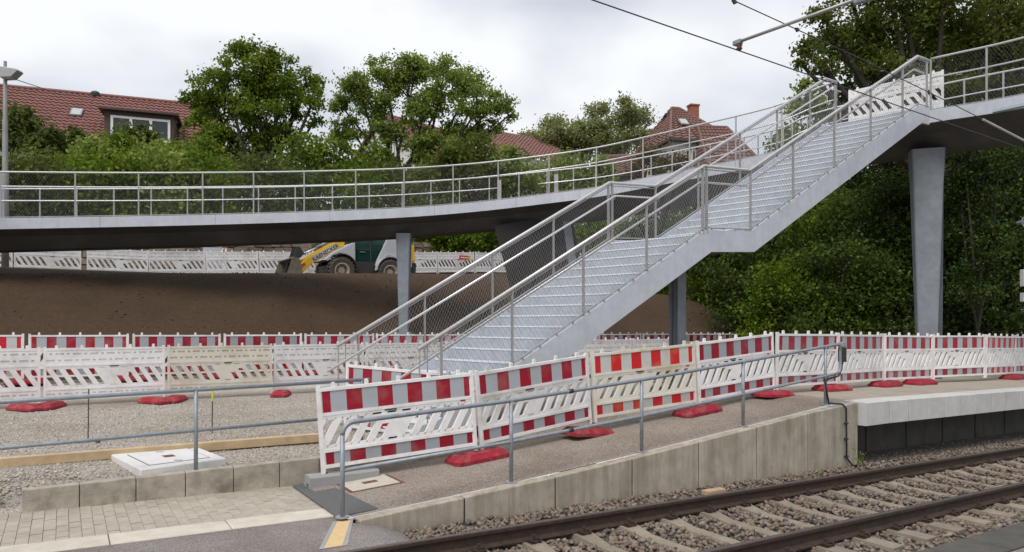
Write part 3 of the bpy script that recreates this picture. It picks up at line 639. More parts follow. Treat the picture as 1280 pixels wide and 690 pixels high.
# front row: up the ramp and along the platform
fx = [400, 599, 741, 872, 969, 1047, 1104, 1165, 1231, 1268, 1302]
fn = [2.5, 2.30, 2.38, 2.26, 2.30, 2.40, 2.60, 2.62, 2.45, 2.62, 2.66]
off = [.175, .16, .20, .15, .115, .10, .10, .10, .115, .11, .11]
pts = []
for x, n_, o_ in zip(fx, fn, off):
    p = at_n(x, n_); s, _ = sn(p); pts.append(SA(s, n_, zramp(s) + o_))
pts[0].z = .205
for i in range(10):
    a, c = pts[i], pts[i + 1]; d = (c - a).normalized() * .018
    where = ['standing with one end on the concrete foot block', 'second up the ramp from the concrete foot block', 'on the ramp, yellow stained, with bright red stripes', 'at the ramp top beside the stained one', 'on the platform behind the end of the ramp handrail', 'sixth from the concrete foot block', 'seventh from the concrete foot block', 'in front of the tall tapered pillar', 'ninth from the concrete foot block', 'tenth from the foot block, by the speaker mast'][i]
    panel(a + d, c - d, 'red and grey striped barrier panel ' + where, 'front barrier row', 'plastic_old' if i == 2 else 'plastic', 'stripe_old' if i == 2 else ('stripe_bright' if i == 8 else 'stripe'))
fl = [(597, 2.28, 0), (735, 2.34, .02), (872, 2.2, -.04), (966, 2.2, .05), (1040, 2.34, 0), (1107, 2.5, .08), (1150, 2.5, 0), (1266, 2.5, .1)]
for i, (x, n_, dy) in enumerate(fl):
    p = at_n(x, n_); s, _ = sn(p); hs = math.atan((zramp(s + .3) - zramp(s - .3)) / .6)
    nm = ['between first and second front panels', 'between second and stained front panels', 'between stained and fourth front panels', 'at the top of the ramp', 'on the platform below the handrail end', 'sixth of the front barrier row', 'in front of the tapered pillar', 'last of the front barrier row'][i]
    foot(SA(s, n_, zramp(s) + .012), ANG + dy + (math.pi if i % 2 else 0), 'red plastic barrier foot ' + nm, 'front row feet', hs)
# concrete foot block under the first panel
fb = thing('foot_block', S(-.7, 2.46, 0), 'grey concrete foot block with a cable slot under the first barrier', 'foot block')
a = S(-.92, 2.36, .015)
def fbp(s, n, z): return SA(-.93 + s, 2.37 + n, z)
b = MB(); prof = [(0, 0), (.06, 0), (.06, .07), (.15, .07), (.15, 0), (.22, 0), (.22, .145), (.2, .165), (.02, .165), (0, .145)]
b.prism([fbp(0, n_, z + .02) for n_, z in prof], TH * .86); b.build('block', M['block'], fb)
b = MB().box(-.03, .03, -.03, .03, 0, .006, Matrix.Translation(fbp(.22, .13, .188))); b.build('socket_plate', M['dark'], fb)
# panel set at an angle at the foot of the stairs
panel(P(431, 405 + (CZ - .36) * F / 10.9, 10.9), P(560, 405 + (CZ - .27) * F / 10.15, 10.15), 'red and grey striped barrier panel set askew at the foot of the staircase', None)
foot(P(560, 405 + (CZ - .2) * F / 10.3, 10.3), .1, 'red plastic barrier foot under the askew panel by the staircase', 'yard feet')

# white backs: row across the yard
def row_n(n_, x0, zf, i0, i1):
    p = at_n(x0, n_); s0, _ = sn(p); return [SA(s0 + 2.065 * i, n_, zf(s0 + 2.065 * i)) for i in range(i0, i1 + 1)]
r1 = row_n(9.7, 207.5, lambda s: ground_z(s, 9.7) + .075, -3, 7)
for i in range(len(r1) - 1):
    a, c = r1[i], r1[i + 1]; d = (c - a).normalized() * .015; j = NH * (.05 * ((i * 7) % 3 - 1))
    panel(c - d + j, a + d - j * .5, 'white moulded barrier back in the gravel yard row, ' + ORD[i] + ' towards the staircase', 'yard barrier row', 'plastic_cream' if i == 3 else 'plastic')
for i, q in enumerate(r1[:8]):
    for k in range(2 if i in (2, 3) else 1):
        foot(q + V(0, 0, -.072) - NH * (.24 + .1 * k) + TH * (.12 - .34 * k), ANG + 1.15 - 2.1 * k + math.pi * (i % 2), 'red barrier weight %s the %s joint of the white yard row' % ('lying askew at' if k else 'at', ORD[i]), 'yard feet')
# striped fronts: row along the foot of the earth bank
r2 = row_n(13.35, 163.5, lambda s: .70 - .006 * (s - 1) , -3, 12)
for i in range(len(r2) - 1):
    a, c = r2[i], r2[i + 1]; d = (c - a).normalized() * .03
    panel(a + d, c - d, 'red and grey striped barrier at the earth bank foot, ' + ORD[i] + ' towards the wood', 'earth bank barrier row', 'plastic', 'stripe_bright' if i == 1 else 'stripe')
    foot(a + V(0, 0, -.085) - NH * .1, ANG + math.pi * (i % 2) + .1, 'red barrier weight under the earth bank row, ' + ORD[i] + ' towards the wood', 'earth bank feet')
# white backs on the terrace behind the loader
r3a = row_n(24.6, 102, lambda s: ground_z(s, 24.6) + .06, -3, 0)
r3 = row_n(24.6, 107.5, lambda s: ground_z(s, 24.6) + .06, 0, 9)
k = 0
for rr in (r3a, r3):
    for i in range(len(rr) - 1):
        a, c = rr[i], rr[i + 1]; d = (c - a).normalized() * .012
        panel(c - d, a + d, 'white barrier on the upper terrace, ' + ORD[k] + ' towards the notice plate', 'terrace barrier row', sticker=False); k += 1
# white panel closing the stair top on the deck is added with the bridge

# ------------------------------------------------------------------ railing helpers
def net(mb, a0, a1, b0, b1, cw, ch, r):
    """diamond wire net filling the quad a0-a1 (bottom) b0-b1 (top)"""
    L = (a1 - a0).length; H = ((b0 - a0).length + (b1 - a1).length) / 2; segs = []
    def pt(u, v_): u = min(1, max(0, u)); v_ = min(1, max(0, v_)); return a0.lerp(a1, u).lerp(b0.lerp(b1, u), v_)
    k = cw / ch; nmin = -int(H * k / cw) - 2; nmax = int(L / cw) + 2
    for i in range(nmin, nmax):
        for sg in (1, -1):
            x0 = i * cw if sg > 0 else L - i * cw
            v0, v1 = 0.0, H                                 # u = x0 + sg*k*v
            def u_(v_): return x0 + sg * k * v_
            lo = -x0 / (sg * k); hi = (L - x0) / (sg * k)
            if lo > hi: lo, hi = hi, lo
            va, vb = max(0, lo), min(H, hi)
            if vb - va < .02: continue
            segs.append((pt(u_(va) / L, va / H), pt(u_(vb) / L, vb / H)))
    mb.wires(segs, r)

# ------------------------------------------------------------------ staircase
al, be = math.radians(32.28), math.radians(44.78)
U = Vector((math.cos(al), math.sin(al), 0)); VV = Vector((math.sin(be), -math.cos(be), 0))
SO = Vector((-1.335, 12.275, CZ - .599)); SR, SG, SW = .188, .33, 2.10
tA, tB, tC, tD = 12 * SG, 12 * SG + 1.262, 12 * SG + 1.262 + 6.005, 12 * SG + 1.262 + 6.005 + .5
SLP = SR / SG; zB = SO.z + 12 * SR + .065; NS2 = 18; R2 = 6.005 * SLP / NS2; G2 = 6.005 / NS2
def zt(t):
    if t < tA: return SO.z + SLP * t
    if t < tB: return SO.z + 12 * SR + .065 * (t - tA) / (tB - tA)
    if t < tC: return zB + SLP * (t - tB)
    return zB + SLP * 6.005
def SP(t, w_=0.0, dz=0.0): p = SO + U * t + VV * w_; return Vector((p.x, p.y, zt(t) + dz))
stair = thing('staircase', SP(-1.6, SW / 2, 0) * 1.0, 'pale grey steel staircase with netted railings climbing to the footbridge', 'staircase')
tb = (.46 - SO.z) / SLP
for nm, w0, w1 in (('stringer', -.05, 0.0), ('stringer', SW, SW + .05)):
    top = [(-1.45, .06), (tA, .06), (tB, .06), (tC, .06), (tD, .06)]
    bot = [(tD, -.33), (tC + .16, -.33), (tB + .12, -.33 + .0), (tA + .17, -.33), (tb + .72, None)]
    poly = [SP(t, w0, d) for t, d in top]
    zz = zt(tC); poly += [SP(tD, w0, -.33), SP(tC + .16, w0, -.33)]
    p = SP(tB + .10, w0); p.z = zt(tB) - .33; poly.append(p)
    p = SP(tA + .17, w0); p.z = zt(tA) - .33; poly.append(p)
    t2 = tA + .17 + (.40 - (zt(tA) - .33)) / SLP; p = SP(t2, w0); p.z = .40; poly.append(p)
    p = SP(-1.75, w0); p.z = .40; poly.append(p); p = SP(-1.75, w0); p.z = .55; poly.append(p)
    b = MB(); b.prism(poly, VV * (w1 - w0)); b.build(nm, M['steel_white'], stair)
def step(t, z, depth, rise, mk=True):
    a, c = SO + U * t, SO + U * t + VV * SW
    a, c = a + VV * .003, c - VV * .003
    a.z = c.z = z
    b = MB(); b.prism([a - U * .002, c - U * .002, c + U * depth, a + U * depth], (0, 0, -.03)); b.prism([a, c, c + U * .02, a + U * .02], (0, 0, -rise + .002))
    o = b.build('step', M['steel_step'], stair)
    b = MB(); b.prism([a - U * .008 + V(0, 0, .003), c - U * .008 + V(0, 0, .003), c + U * .045 + V(0, 0, .003), a + U * .045 + V(0, 0, .003)], (0, 0, -.024)); b.build('nosing', M['nosing'], o)
for k in range(-5, 12): step(k * SG, SO.z + k * SR, SG + .012, SR)
step(tA, SO.z + 12 * SR, 1.262 + G2 + .012, SR)
for k in range(1, NS2): step(tB + k * G2, zB + k * R2, G2 + .012, R2)
step(tC, zB + NS2 * R2, .55, R2)
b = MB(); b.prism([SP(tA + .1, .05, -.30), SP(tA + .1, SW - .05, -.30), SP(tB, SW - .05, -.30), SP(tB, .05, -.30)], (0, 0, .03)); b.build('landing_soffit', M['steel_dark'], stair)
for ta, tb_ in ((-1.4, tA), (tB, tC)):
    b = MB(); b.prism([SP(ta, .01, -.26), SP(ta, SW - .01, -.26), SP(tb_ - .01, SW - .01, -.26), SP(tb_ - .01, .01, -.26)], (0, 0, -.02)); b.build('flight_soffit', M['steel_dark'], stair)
HL = 1.235
def tcol(x, w_):       # plan parameter of an image column on the line at offset w_
    q = (x - CX) / F; p = SO + VV * w_; return (q * p.y - p.x) / (U.x - q * U.y)
near_posts = [tcol(x, SW + .02) for x in (640, 729, 808, 991, 1042.5, 1088, 1128)]
for side, w0, inn, pl in (('near', SW + .025, -1, near_posts), ('far', -.025, 1, near_posts)):
    ts = [-1.74, tA, tB, tC, tD]
    line = [SP(t, w0, HL) for t in ts]; line[1] = SP(tA, w0, HL); b = MB(); b.path(line, .031, 10); b.build('handrail', M['rail_grey'], stair, smooth=True)
    wi = w0 + inn * .10
    tin = [-1.95, tA + .05, tB - .02, tC + .05, tD]
    li = []
    for t in tin: li.append(SP(min(max(t, -5), 20), wi, HL - .28))
    b = MB(); b.path(li, .021, 8); b.build('inner_handrail', M['stainless'], stair, smooth=True)
    b = MB(); b.path([SP(t, w0, HL - .06) for t in [-1.5] + ts[1:]], .011, 6); b.build('net_top_rod', M['post'], stair)
    b = MB(); b.path([SP(t, w0, .105) for t in [-1.35] + ts[1:]], .014, 6); b.build('net_bottom_rod', M['post'], stair)
    posts = [-1.38] + [t for t in pl] + [tA - .03, tA + .07, tB + .02, tC + .42]
    for i, t in enumerate(sorted(posts)):
        b = MB(); p = SP(t, w0, .0); q = SP(t, w0, HL - .02); b.bar(p, q, .06 if abs(t - tA) < .2 else .045, .022, up=tuple(U)); o = b.build('post', M['post'], stair)
        m_ = MB(); m_.path([SP(t, w0, HL - .36), SP(t, lerp(w0, wi, .6), HL - .345), SP(t, wi, HL - .30)], .008, 5); m_.build('rail_bracket', M['post'], o)
    for t in (-1.72, -1.60):
        b = MB(); b.tube(SP(t, w0, HL - .04), SP(t, w0, .12 if t < -1.65 else .1), .010, 6); b.build('end_rod', M['post'], stair)
    cuts = [-1.35] + sorted(pl) + [tA, tB, tC, tD]; cuts = sorted(cuts)
    for i in range(len(cuts) - 1):
        a, c = cuts[i], cuts[i + 1]
        if c - a < .1: continue
        b = MB(); net(b, SP(a + .01, w0, .12), SP(c - .01, w0, .12), SP(a + .01, w0, HL - .07), SP(c - .01, w0, HL - .07), .075, .115, .0021); b.build('wire_net', M['wire'], stair)
clip_ = MB(); t_ = -1.3
while t_ < tC:
    q_ = SP(t_, SW + .05, .085); clip_.bar(q_ - U * .012, q_ + U * .012, .02, .03); t_ += .32
clip_.build('net_clips', M['galv'], stair, kind='stuff')
# column under the landing
cc = (SP((tA + tB) / 2, SW / 2)); zc = ground_z(*sn(cc))
b = MB()
for d_ in (-1, 1): b.prism([cc + U * (d_ * .13) + VV * -.15 - U * .02, cc + U * (d_ * .13) + VV * .15 - U * .02, cc + U * (d_ * .13) + VV * .15 + U * .02, cc + U * (d_ * .13) + VV * -.15 + U * .02], (0, 0, 1))
b = MB()
def boxcol(mb, c, z0, z1, hu, hv, hu1=None, hv1=None, du=None, dv=None):
    hu1 = hu if hu1 is None else hu1; hv1 = hv if hv1 is None else hv1; du = du or U; dv = dv or VV
    lo = [Vector((c.x, c.y, z0)) + du * (a * hu) + dv * (e * hv) for a, e in ((-1, -1), (1, -1), (1, 1), (-1, 1))]
    hi = [Vector((c.x, c.y, z1)) + du * (a * hu1) + dv * (e * hv1) for a, e in ((-1, -1), (1, -1), (1, 1), (-1, 1))]
    return mb.add(lo + hi, [(3, 2, 1, 0), (4, 5, 6, 7), (0, 1, 5, 4), (1, 2, 6, 5), (2, 3, 7, 6), (3, 0, 4, 7)])
boxcol(b, cc, zc - .1, cc.z - .30, .07, .04); boxcol(b, cc - VV * .09, zc - .1, cc.z - .30, .11, .014); boxcol(b, cc + VV * .09, zc - .1, cc.z - .30, .11, .014)
b.build('column', M['steel_pillar'], stair)
b = MB(); boxcol(b, cc, cc.z - .33, cc.z - .27, .3, .9); b.build('cross_beam', M['steel_dark'], stair)

# ------------------------------------------------------------------ footbridge
ctl = [P(*a) for a in [(-420, 279, 15.6), (-260, 277.5, 16.8), (-120, 276, 18.0), (0, 274, 19.0), (125, 272.2, 19.95), (253, 269.8, 20.8), (380, 266.3, 21.6), (505, 261, 22.2), (600, 253.5, 22.55), (686, 243.5, 22.45), (745, 235.5, 22.0), (803, 224.5, 21.4), (861, 213, 20.6), (919, 202, 19.8), (977, 188, 19.15)]]
Dfar, Dnear = SP(tD, -.05), SP(tD, SW + .05); Dfar.z = Dnear.z = zt(tC) - .01
ctl += [Dfar, Dnear, V(11.25, 15.35, 6.98), V(12.9, 12.6, 6.92), V(15.3, 8.6, 6.85), V(17.5, 5.0, 6.8)]
def catmull(c, n=8):
    out_ = []
    for i in range(1, len(c) - 2):
        p0, p1, p2, p3 = c[i - 1:i + 3]
        for k in range(n):
            t = k / n; out_.append(.5 * ((2 * p1) + (p2 - p0) * t + (2 * p0 - 5 * p1 + 4 * p2 - p3) * t * t + (3 * p1 - p0 - 3 * p2 + p3) * t ** 3))
    out_.append(c[-2]); return out_
iF = None
NE = catmull(ctl, 8)
kF = 8 * (len(ctl) - 7); kN = kF + 8        # samples of Dfar, Dnear
kF = min(range(len(NE)), key=lambda i: (NE[i] - Dfar).length); kN = min(range(len(NE)), key=lambda i: (NE[i] - Dnear).length)
DWID = 2.4
def normal(i):
    d = NE[min(i + 2, len(NE) - 1)] - NE[max(i - 2, 0)]; d.z = 0; d.normalize(); return Vector((-d.y, d.x, 0))
NOR = [normal(i) for i in range(len(NE))]
for _ in range(4): NOR = [((NOR[max(i - 1, 0)] + NOR[i] * 2 + NOR[min(i + 1, len(NE) - 1)])).normalized() for i in range(len(NE))]
FE = [NE[i] + NOR[i] * DWID for i in range(len(NE))]
bridge = thing('footbridge', Vector((0, 23, 0.7)), 'curved pale grey steel footbridge with netted railings', 'footbridge')
def strip(profile, name, material, smooth_=False, i0=0, i1=None, closed=True):
    """sweep a cross-section of (offset from near edge, dz) along the bridge"""
    i1 = len(NE) if i1 is None else i1; b = MB(); m = len(profile)
    for i in range(i0, i1):
        for o_, dz in profile: b.v.append(tuple(NE[i] + NOR[i] * o_ + V(0, 0, dz)))
    for i in range(i1 - i0 - 1):
        for k in range(m if closed else m - 1): a = i * m + k; c = i * m + (k + 1) % m; b.f.append((a, c, c + m, a + m))
    if closed: b.f.append(tuple(range(m - 1, -1, -1))); b.f.append(tuple((i1 - i0 - 1) * m + k for k in range(m)))
    return b.build(name, material, bridge, smooth_)
strip([(.03, -.04), (DWID - .03, -.04), (DWID - .03, -.12), (.03, -.12)], 'deck', M['steel_step'])
strip([(0, .03), (.028, .03), (.028, -.27), (0, -.27)], 'fascia', M['steel_white']); strip([(DWID - .028, .03), (DWID, .03), (DWID, -.27), (DWID - .028, -.27)], 'fascia', M['steel_white'])
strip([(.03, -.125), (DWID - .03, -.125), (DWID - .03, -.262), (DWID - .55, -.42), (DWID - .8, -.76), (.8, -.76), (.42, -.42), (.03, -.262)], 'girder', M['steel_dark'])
for i in range(6, kF, 9):
    p_ = NE[i]; d_ = (NE[i + 1] - NE[i - 1]).normalized(); b = MB(); b.prism([p_ - NOR[i] * .003 + d_ * a_ + V(0, 0, z_) for a_, z_ in ((-.006, -.268), (.006, -.268), (.006, .031), (-.006, .031))], NOR[i] * .02); b.build('splice_joint', M['galv'], bridge)
# railings
def rail_line(off_, dz, i0, i1, r, name, material):
    b = MB(); b.path([NE[i] + NOR[i] * off_ + V(0, 0, dz) for i in range(i0, i1 + 1)], r, 8); return b.build(name, material, bridge, smooth=True)
def col_index(x):
    return min(range(0, kF), key=lambda i: abs(CX + F * NE[i].x / NE[i].y - x))
RH = 1.29
def railing(off_, inn, idx, i0, i1, gaps=(), handrail=True):
    rail_line(off_, RH, i0, i1, .024, 'top_rail', M['rail_grey']); 
    segs = [(i0, i1)]
    for ga, gb in gaps: segs = [(i0, ga), (gb, i1)]
    for a, c in segs:
        rail_line(off_ + inn, .85, a, c, .018, 'inner_handrail', M['stainless'])
        rail_line(off_, .06, a, c, .010, 'net_bottom_rod', M['post'])
    for i in idx:
        p = NE[i] + NOR[i] * off_; d = (NE[min(i + 1, len(NE) - 1)] - NE[max(i - 1, 0)]).normalized(); b = MB(); b.bar(p + V(0, 0, -.1), p + V(0, 0, RH - .01), .018, .05, up=tuple(NOR[i]))
        b = MB(); b.bar(p + V(0, 0, -.1), p + V(0, 0, RH - .01), .038, .024, up=tuple(NOR[i])); o = b.build('post', M['post'], bridge)
        b = MB(); b.path([p + V(0, 0, .80), p + NOR[i] * inn * .7 + V(0, 0, .80), p + NOR[i] * inn + V(0, 0, .835)], .008, 5); b.build('rail_bracket', M['post'], o)
    step_ = 3
    for a, c in segs:
        for k in range(a, c, step_):
            e = min(k + step_, c); p0, p1 = NE[k] + NOR[k] * off_, NE[e] + NOR[e] * off_
            b = MB(); net(b, p0 + V(0, 0, .07), p1 + V(0, 0, .07), p0 + V(0, 0, RH - .03), p1 + V(0, 0, RH - .03), .075, .12, .0011); b.build('wire_net', M['wire'], bridge)
iL = 4
npost = [col_index(x) for x in (4, 93, 175, 253, 316, 380, 441, 504, 566, 626, 686, 745, 803, 861, 919, 977)]
railing(.06, .10, npost + [kF], iL, kF)
fpost = [i for i in range(iL + 2, len(NE) - 4, 3)]
cl = lambda x: min(range(0, kF), key=lambda i: abs(CX + F * FE[i].x / FE[i].y - x))
railing(DWID - .06, -.10, fpost, iL, len(NE) - 1, gaps=[(cl(618), cl(672))])
rpost = [kN, kN + 5, kN + 9, kN + 14, kN + 20]
railing(.06, .10, [i for i in rpost if i < len(NE)], kN, len(NE) - 1)
for x in (625, 690):          # closed end plates at the opening in the far railing
    i = cl(x); p = FE[i] - NOR[i] * .06; d = (NE[i + 1] - NE[i]).normalized()
    b = MB(); b.bar(p, p + V(0, 0, 1.15), .14, .02, up=tuple(NOR[i])); b.build('end_post', M['post'], bridge)
# white panel closing off the stair top
pn = panel(Dnear + NOR[kN] * .5 + V(0, 0, .06) + (Dfar - Dnear) * -.06, Dfar + NOR[kF] * .45 + V(0, 0, .06) + (Dfar - Dnear) * -.1, 'white barrier panel closing off the top of the staircase on the bridge deck', None, sticker=False)
# pillars
def pillar(c, z0, z1, wb, wt, name_top=True, db=.16, dtp=.26, mat_=None, du=None):
    du = du or Vector((1, 0, 0)); dv = Vector((-du.y, du.x, 0)); b = MB()
    def ring(z, w_, d_, ch):
        q = [(-w_ / 2 + ch, -d_ / 2), (w_ / 2 - ch, -d_ / 2), (w_ / 2, -d_ / 2 + ch), (w_ / 2, d_ / 2 - ch), (w_ / 2 - ch, d_ / 2), (-w_ / 2 + ch, d_ / 2), (-w_ / 2, d_ / 2 - ch), (-w_ / 2, -d_ / 2 + ch)]
        return [Vector((c.x, c.y, z)) + du * a + dv * e for a, e in q]
    R_ = [ring(z0, wb, db, .02), ring(lerp(z0, z1, .85), lerp(wb, wt, .9), lerp(db, dtp, .9), .03), ring(z1, wt * 1.08, dtp * 1.1, .03)]
    for r_ in R_: b.v += [tuple(p) for p in r_]
    for i in range(2):
        for k in range(8): b.f.append((i * 8 + k, i * 8 + (k + 1) % 8, i * 8 + 8 + (k + 1) % 8, i * 8 + 8 + k))
    b.f += [tuple(range(7, -1, -1)), tuple(range(16, 24))]; o = b.build('pillar', mat_ or M['steel_pillar'], bridge); return o
c1 = P(505, 400, 22.95); c1.z = 0; z1 = 1.69
pl = pillar(c1, z1, NE[col_index(505)].z - .70, .29, .44, db=.29, dtp=.44, mat_=M['steel_pillar'])
b = MB(); b.box(c1.x - .33, c1.x + .33, c1.y - .3, c1.y + .3, ground_z(*sn(c1)) - .1, z1 - .035); b.build('plinth', M['concrete'], bridge, bevel=.02)
b = MB(); b.box(c1.x - .26, c1.x + .26, c1.y - .24, c1.y + .24, z1 - .03, z1); 
for a in (-.22, .22):
    for e in (-.2, .2): b.lathe([(0, .05), (.02, .05), (.02, 0), (0, 0)], Matrix.Translation((c1.x + a, c1.y + e, z1)), 8)
b.build('base_plate', M['steel_pillar'], bridge)
c2 = P(1158, 400, 17.75); zg = zramp(sn(c2)[0])
pl2 = pillar(c2, zg - .2, 6.36, .36, .70, db=.30, dtp=.44, mat_=M['steel_pillar'], du=Vector((.95, -.31, 0)))
b = MB(); c3 = c2 + V(.34, .12, 0); boxcol(b, c3, zg - .2, 6.34, .09, .10, .12, .14, Vector((.95, -.31, 0)), Vector((.31, .95, 0))); b.build('pillar_fin', M['galv_dark'], bridge)
# slanted box pier carrying the curve
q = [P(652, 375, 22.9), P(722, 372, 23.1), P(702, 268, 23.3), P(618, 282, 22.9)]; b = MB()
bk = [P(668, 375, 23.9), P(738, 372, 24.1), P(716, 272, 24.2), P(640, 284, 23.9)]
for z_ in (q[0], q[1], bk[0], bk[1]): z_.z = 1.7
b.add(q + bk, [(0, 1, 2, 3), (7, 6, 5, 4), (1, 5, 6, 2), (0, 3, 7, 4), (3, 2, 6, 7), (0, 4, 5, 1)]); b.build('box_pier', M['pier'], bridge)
b = MB(); e0, e1 = q[1] + V(.01, -.02, 0), q[2] + V(.01, -.02, 0); b.add([e0, e0 + V(.30, .1, 0), e1 + V(.26, .1, 0), e1, e0 + V(0, .6, 0), e0 + V(.30, .7, 0), e1 + V(.26, .7, 0), e1 + V(0, .6, 0)], [(0, 1, 2, 3), (1, 5, 6, 2), (5, 4, 7, 6), (0, 3, 7, 4), (3, 2, 6, 7)]); b.build('pier_edge', M['steel_pillar'], bridge)
# light bar below the right-hand deck
lb = thing('strip_lamp', NE[kN + 7] + V(0, 0, -.4), 'pale translucent strip lamp hung under the footbridge deck', 'lamp')
i5, i6 = kN + 6, kN + 16; pa, pb = NE[i5] - NOR[i5] * .22 + V(0, 0, -.30), NE[i6] - NOR[i6] * .22 + V(0, 0, -.30)
b = MB(); b.bar(pa, pb, .16, .035); b.build('lens', M['shade'], lb)
b = MB(); b.bar(pa + V(0, 0, .03), pb + V(0, 0, .03), .05, .03); b.build('housing', M['post'], lb)
for t in (.05, .5, .95):
    p = pa.lerp(pb, t); i = i5 + int((i6 - i5) * t); b = MB(); b.bar(p + V(0, 0, .045), NE[i] + NOR[i] * .02 + V(0, 0, -.25), .03, .02); b.build('hanger', M['post'], lb)

# ------------------------------------------------------------------ handrails of ramp and yard
hr = thing('ramp_handrail', S(3, 1.0, .3), 'grey galvanised tube handrail along the ramp edge', 'handrail')
hp = [(-1.01, .02), (.99, .175), (3.01, .375), (5.0, .60), (6.99, .834)]
top = [S(s, 1.0, h + .945) for s, h in hp]; low = [S(s, 1.0, h + .47) for s, h in hp]
bend = []
e = top[0]; d = (top[1] - top[0]).normalized()
for k in range(6):
    a = k / 5 * math.pi / 2; bend.append(e + V(0, 0, -.12 + .12 * math.sin(a)) + d * (.12 * (1 - math.cos(a))))
endp = top[-1] + (top[-1] - top[-2]).normalized() * .34
endl = low[-1] + (low[-1] - low[-2]).normalized() * .34
loop_ = [endp + d * .05 + V(0, 0, -.03), endp + d * .07 + V(0, 0, -.1), endl + d * .07 + V(0, 0, .1), endl + d * .05 + V(0, 0, .03)]
b = MB(); b.path(bend + top[1:-1] + [top[-1], endp] + loop_ + [endl], .024, 10); b.build('top_tube', M['galv'], hr, smooth=True)
b = MB(); b.path(low + [endl], .021, 10); b.build('lower_tube', M['galv'], hr, smooth=True)
for i, (s, h) in enumerate(hp):
    b = MB(); b.tube(S(s, 1.0, h), (bend[0] if i == 0 else top[i]) - V(0, 0, .0), .024, 10); o = b.build('post', M['galv'], hr, smooth=True)
    b = MB(); b.lathe([(0, .012), (.07, .012), (.07, 0), (0, 0)], Matrix.Translation(S(s, 1.0, h + .002)), 16); b.build('base_plate', M['post'], o)
for s in (1.85,):
    for ln in (top, low):
        p = ln[1].lerp(ln[2], (s - .99) / 2.02); dd = (ln[2] - ln[1]).normalized(); b = MB(); b.tube(p - dd * .03, p + dd * .03, .029, 10); b.build('coupling', M['dark'], hr, smooth=True)
# switch box and cable at its end
cb = thing('cable_box', endp + V(0, 0, -.35), 'small grey and black electrical box clamped to the handrail end', 'electrical box')
b = MB(); Mx = Matrix.Translation(endp + d * .12 + V(0, 0, -.30)) @ Matrix.Rotation(ANG, 4, 'Z'); b.box(-.05, .05, -.05, .05, 0, .24, Mx); b.build('housing', M['dark'], cb, bevel=.01)
b = MB(); b.box(-.05, .05, -.045, .045, .245, .33, Mx); b.build('cap', M['post'], cb, bevel=.012)
cab = [endp + d * .12 + V(0, 0, -.30), endp + d * .10 + V(0, 0, -.42), endl + V(0, -.03, -.04), low[-1] + V(-.02, -.03, -.06), S(6.97, .97, hramp(7) + .25), S(7.02, .96, hramp(7) + .03), S(7.2, .84, hramp(7.2) + .012), S(7.24, .80, hramp(7.2) - .05), S(7.25, .80, .3), S(7.25, .80, .0), S(7.35, .76, -.13), S(7.8, .70, -.15), S(9, .75, -.14)]
b = MB(); b.path(cab, .014, 8); o = b.build('cable', M['black'], None, smooth=True, label='black cable running from the electrical box down the ramp wall', cat='cable')
for h in (.55, .3, .02):
    b = MB(); Mx = Matrix.Translation(S(7.25, .80, h)) @ Matrix.Rotation(ANG, 4, 'Z'); b.box(-.03, .03, -.018, .03, -.012, .012, Mx); b.build('cable_clip', M['dark'], o)
yr = thing('yard_handrail', S(-2, 2.85, .3), 'grey tube handrail on top of the low block wall by the gravel', 'handrail')
ya, yb = S(-7, 2.85, .985), S(-.02, 2.85, 1.262); la, lb_ = S(-7, 2.85, .52), S(-.45, 2.85, .785)
b = MB(); b.path([ya, yb], .023, 10); b.build('top_tube', M['galv'], yr, smooth=True); b = MB(); b.path([la, lb_], .020, 10); b.build('lower_tube', M['galv'], yr, smooth=True)
for s in (-4.1, -2.09, -.12):
    t = (s + 7) / 6.98; top_ = ya.lerp(yb, t); b = MB(); base = S(s, 2.85, .2); base.z = .30 if s < -.5 else .25; b.tube(base, top_, .023, 10); b.build('post', M['galv'], yr, smooth=True)

# ------------------------------------------------------------------ overhead line
wire = MB(); wire.path([S(s, -.75, 5.0) for s in (-30, 0, 2.8, 10, 20, 40)], .0065, 6); wire.build('contact_wire', M['dark'], label='thin black contact wire stretched above the track', cat='overhead wire')
ms = [(-30, 6.6), (-8, 5.95), (0, 5.63), (2.68, 5.52), (4.9, 5.435), (7.1, 5.31), (8.25, 5.236)]
b = MB(); b.path([S(s, -.75, h) for s, h in ms], .006, 6); mw = b.build('catenary_wire', M['dark'], label='upper carrying wire above the contact wire with clamps', cat='overhead wire')
b = MB(); b.path([S(8.25, -.75, 5.236), S(10.2, -.75, 5.10), S(16, -.75, 5.03)], .016, 8); b.build('insulator_rod', M['concrete_lt'], mw)
for s, h in ((2.72, 5.51), (3.8, 5.478), (5.25, 5.415)):
    b = MB(); Mx = Matrix.Translation(S(s, -.75, h)) @ Matrix.Rotation(ANG, 4, 'Z'); b.box(-.035, .035, -.007, .007, -.012, .014, Mx); b.box(-.012, .012, -.012, .012, -.025, .018, Mx); b.build('clamp', M['dark'], mw)
b = MB(); b.path([S(4.05, -.75, 5.465), S(4.12, -.75, 5.3), S(4.05, -.75, 5.02)], .005, 5); b.build('dropper', M['dark'], mw)
arm = thing('registration_arm', S(2.8, -6.5, 0), 'steel arm and mast holding the contact wire over the track', 'overhead arm')
b = MB(); b.tube(S(2.8, -.72, 5.10), S(2.85, -2.12, 5.06), .017, 10); b.tube(S(2.85, -2.1, 5.06), S(2.9, -6.4, 5.35), .026, 10); b.build('arm_tube', M['post'], arm, smooth=True)
b = MB(); b.lathe([(0, .0), (.02, .0), (.035, .02), (.02, .035), (.035, .05), (.02, .07), (.012, .09), (0, .09)], Matrix.Translation(S(2.8, -.75, 5.005)), 12); b.build('insulator', M['rust'], arm, smooth=True)
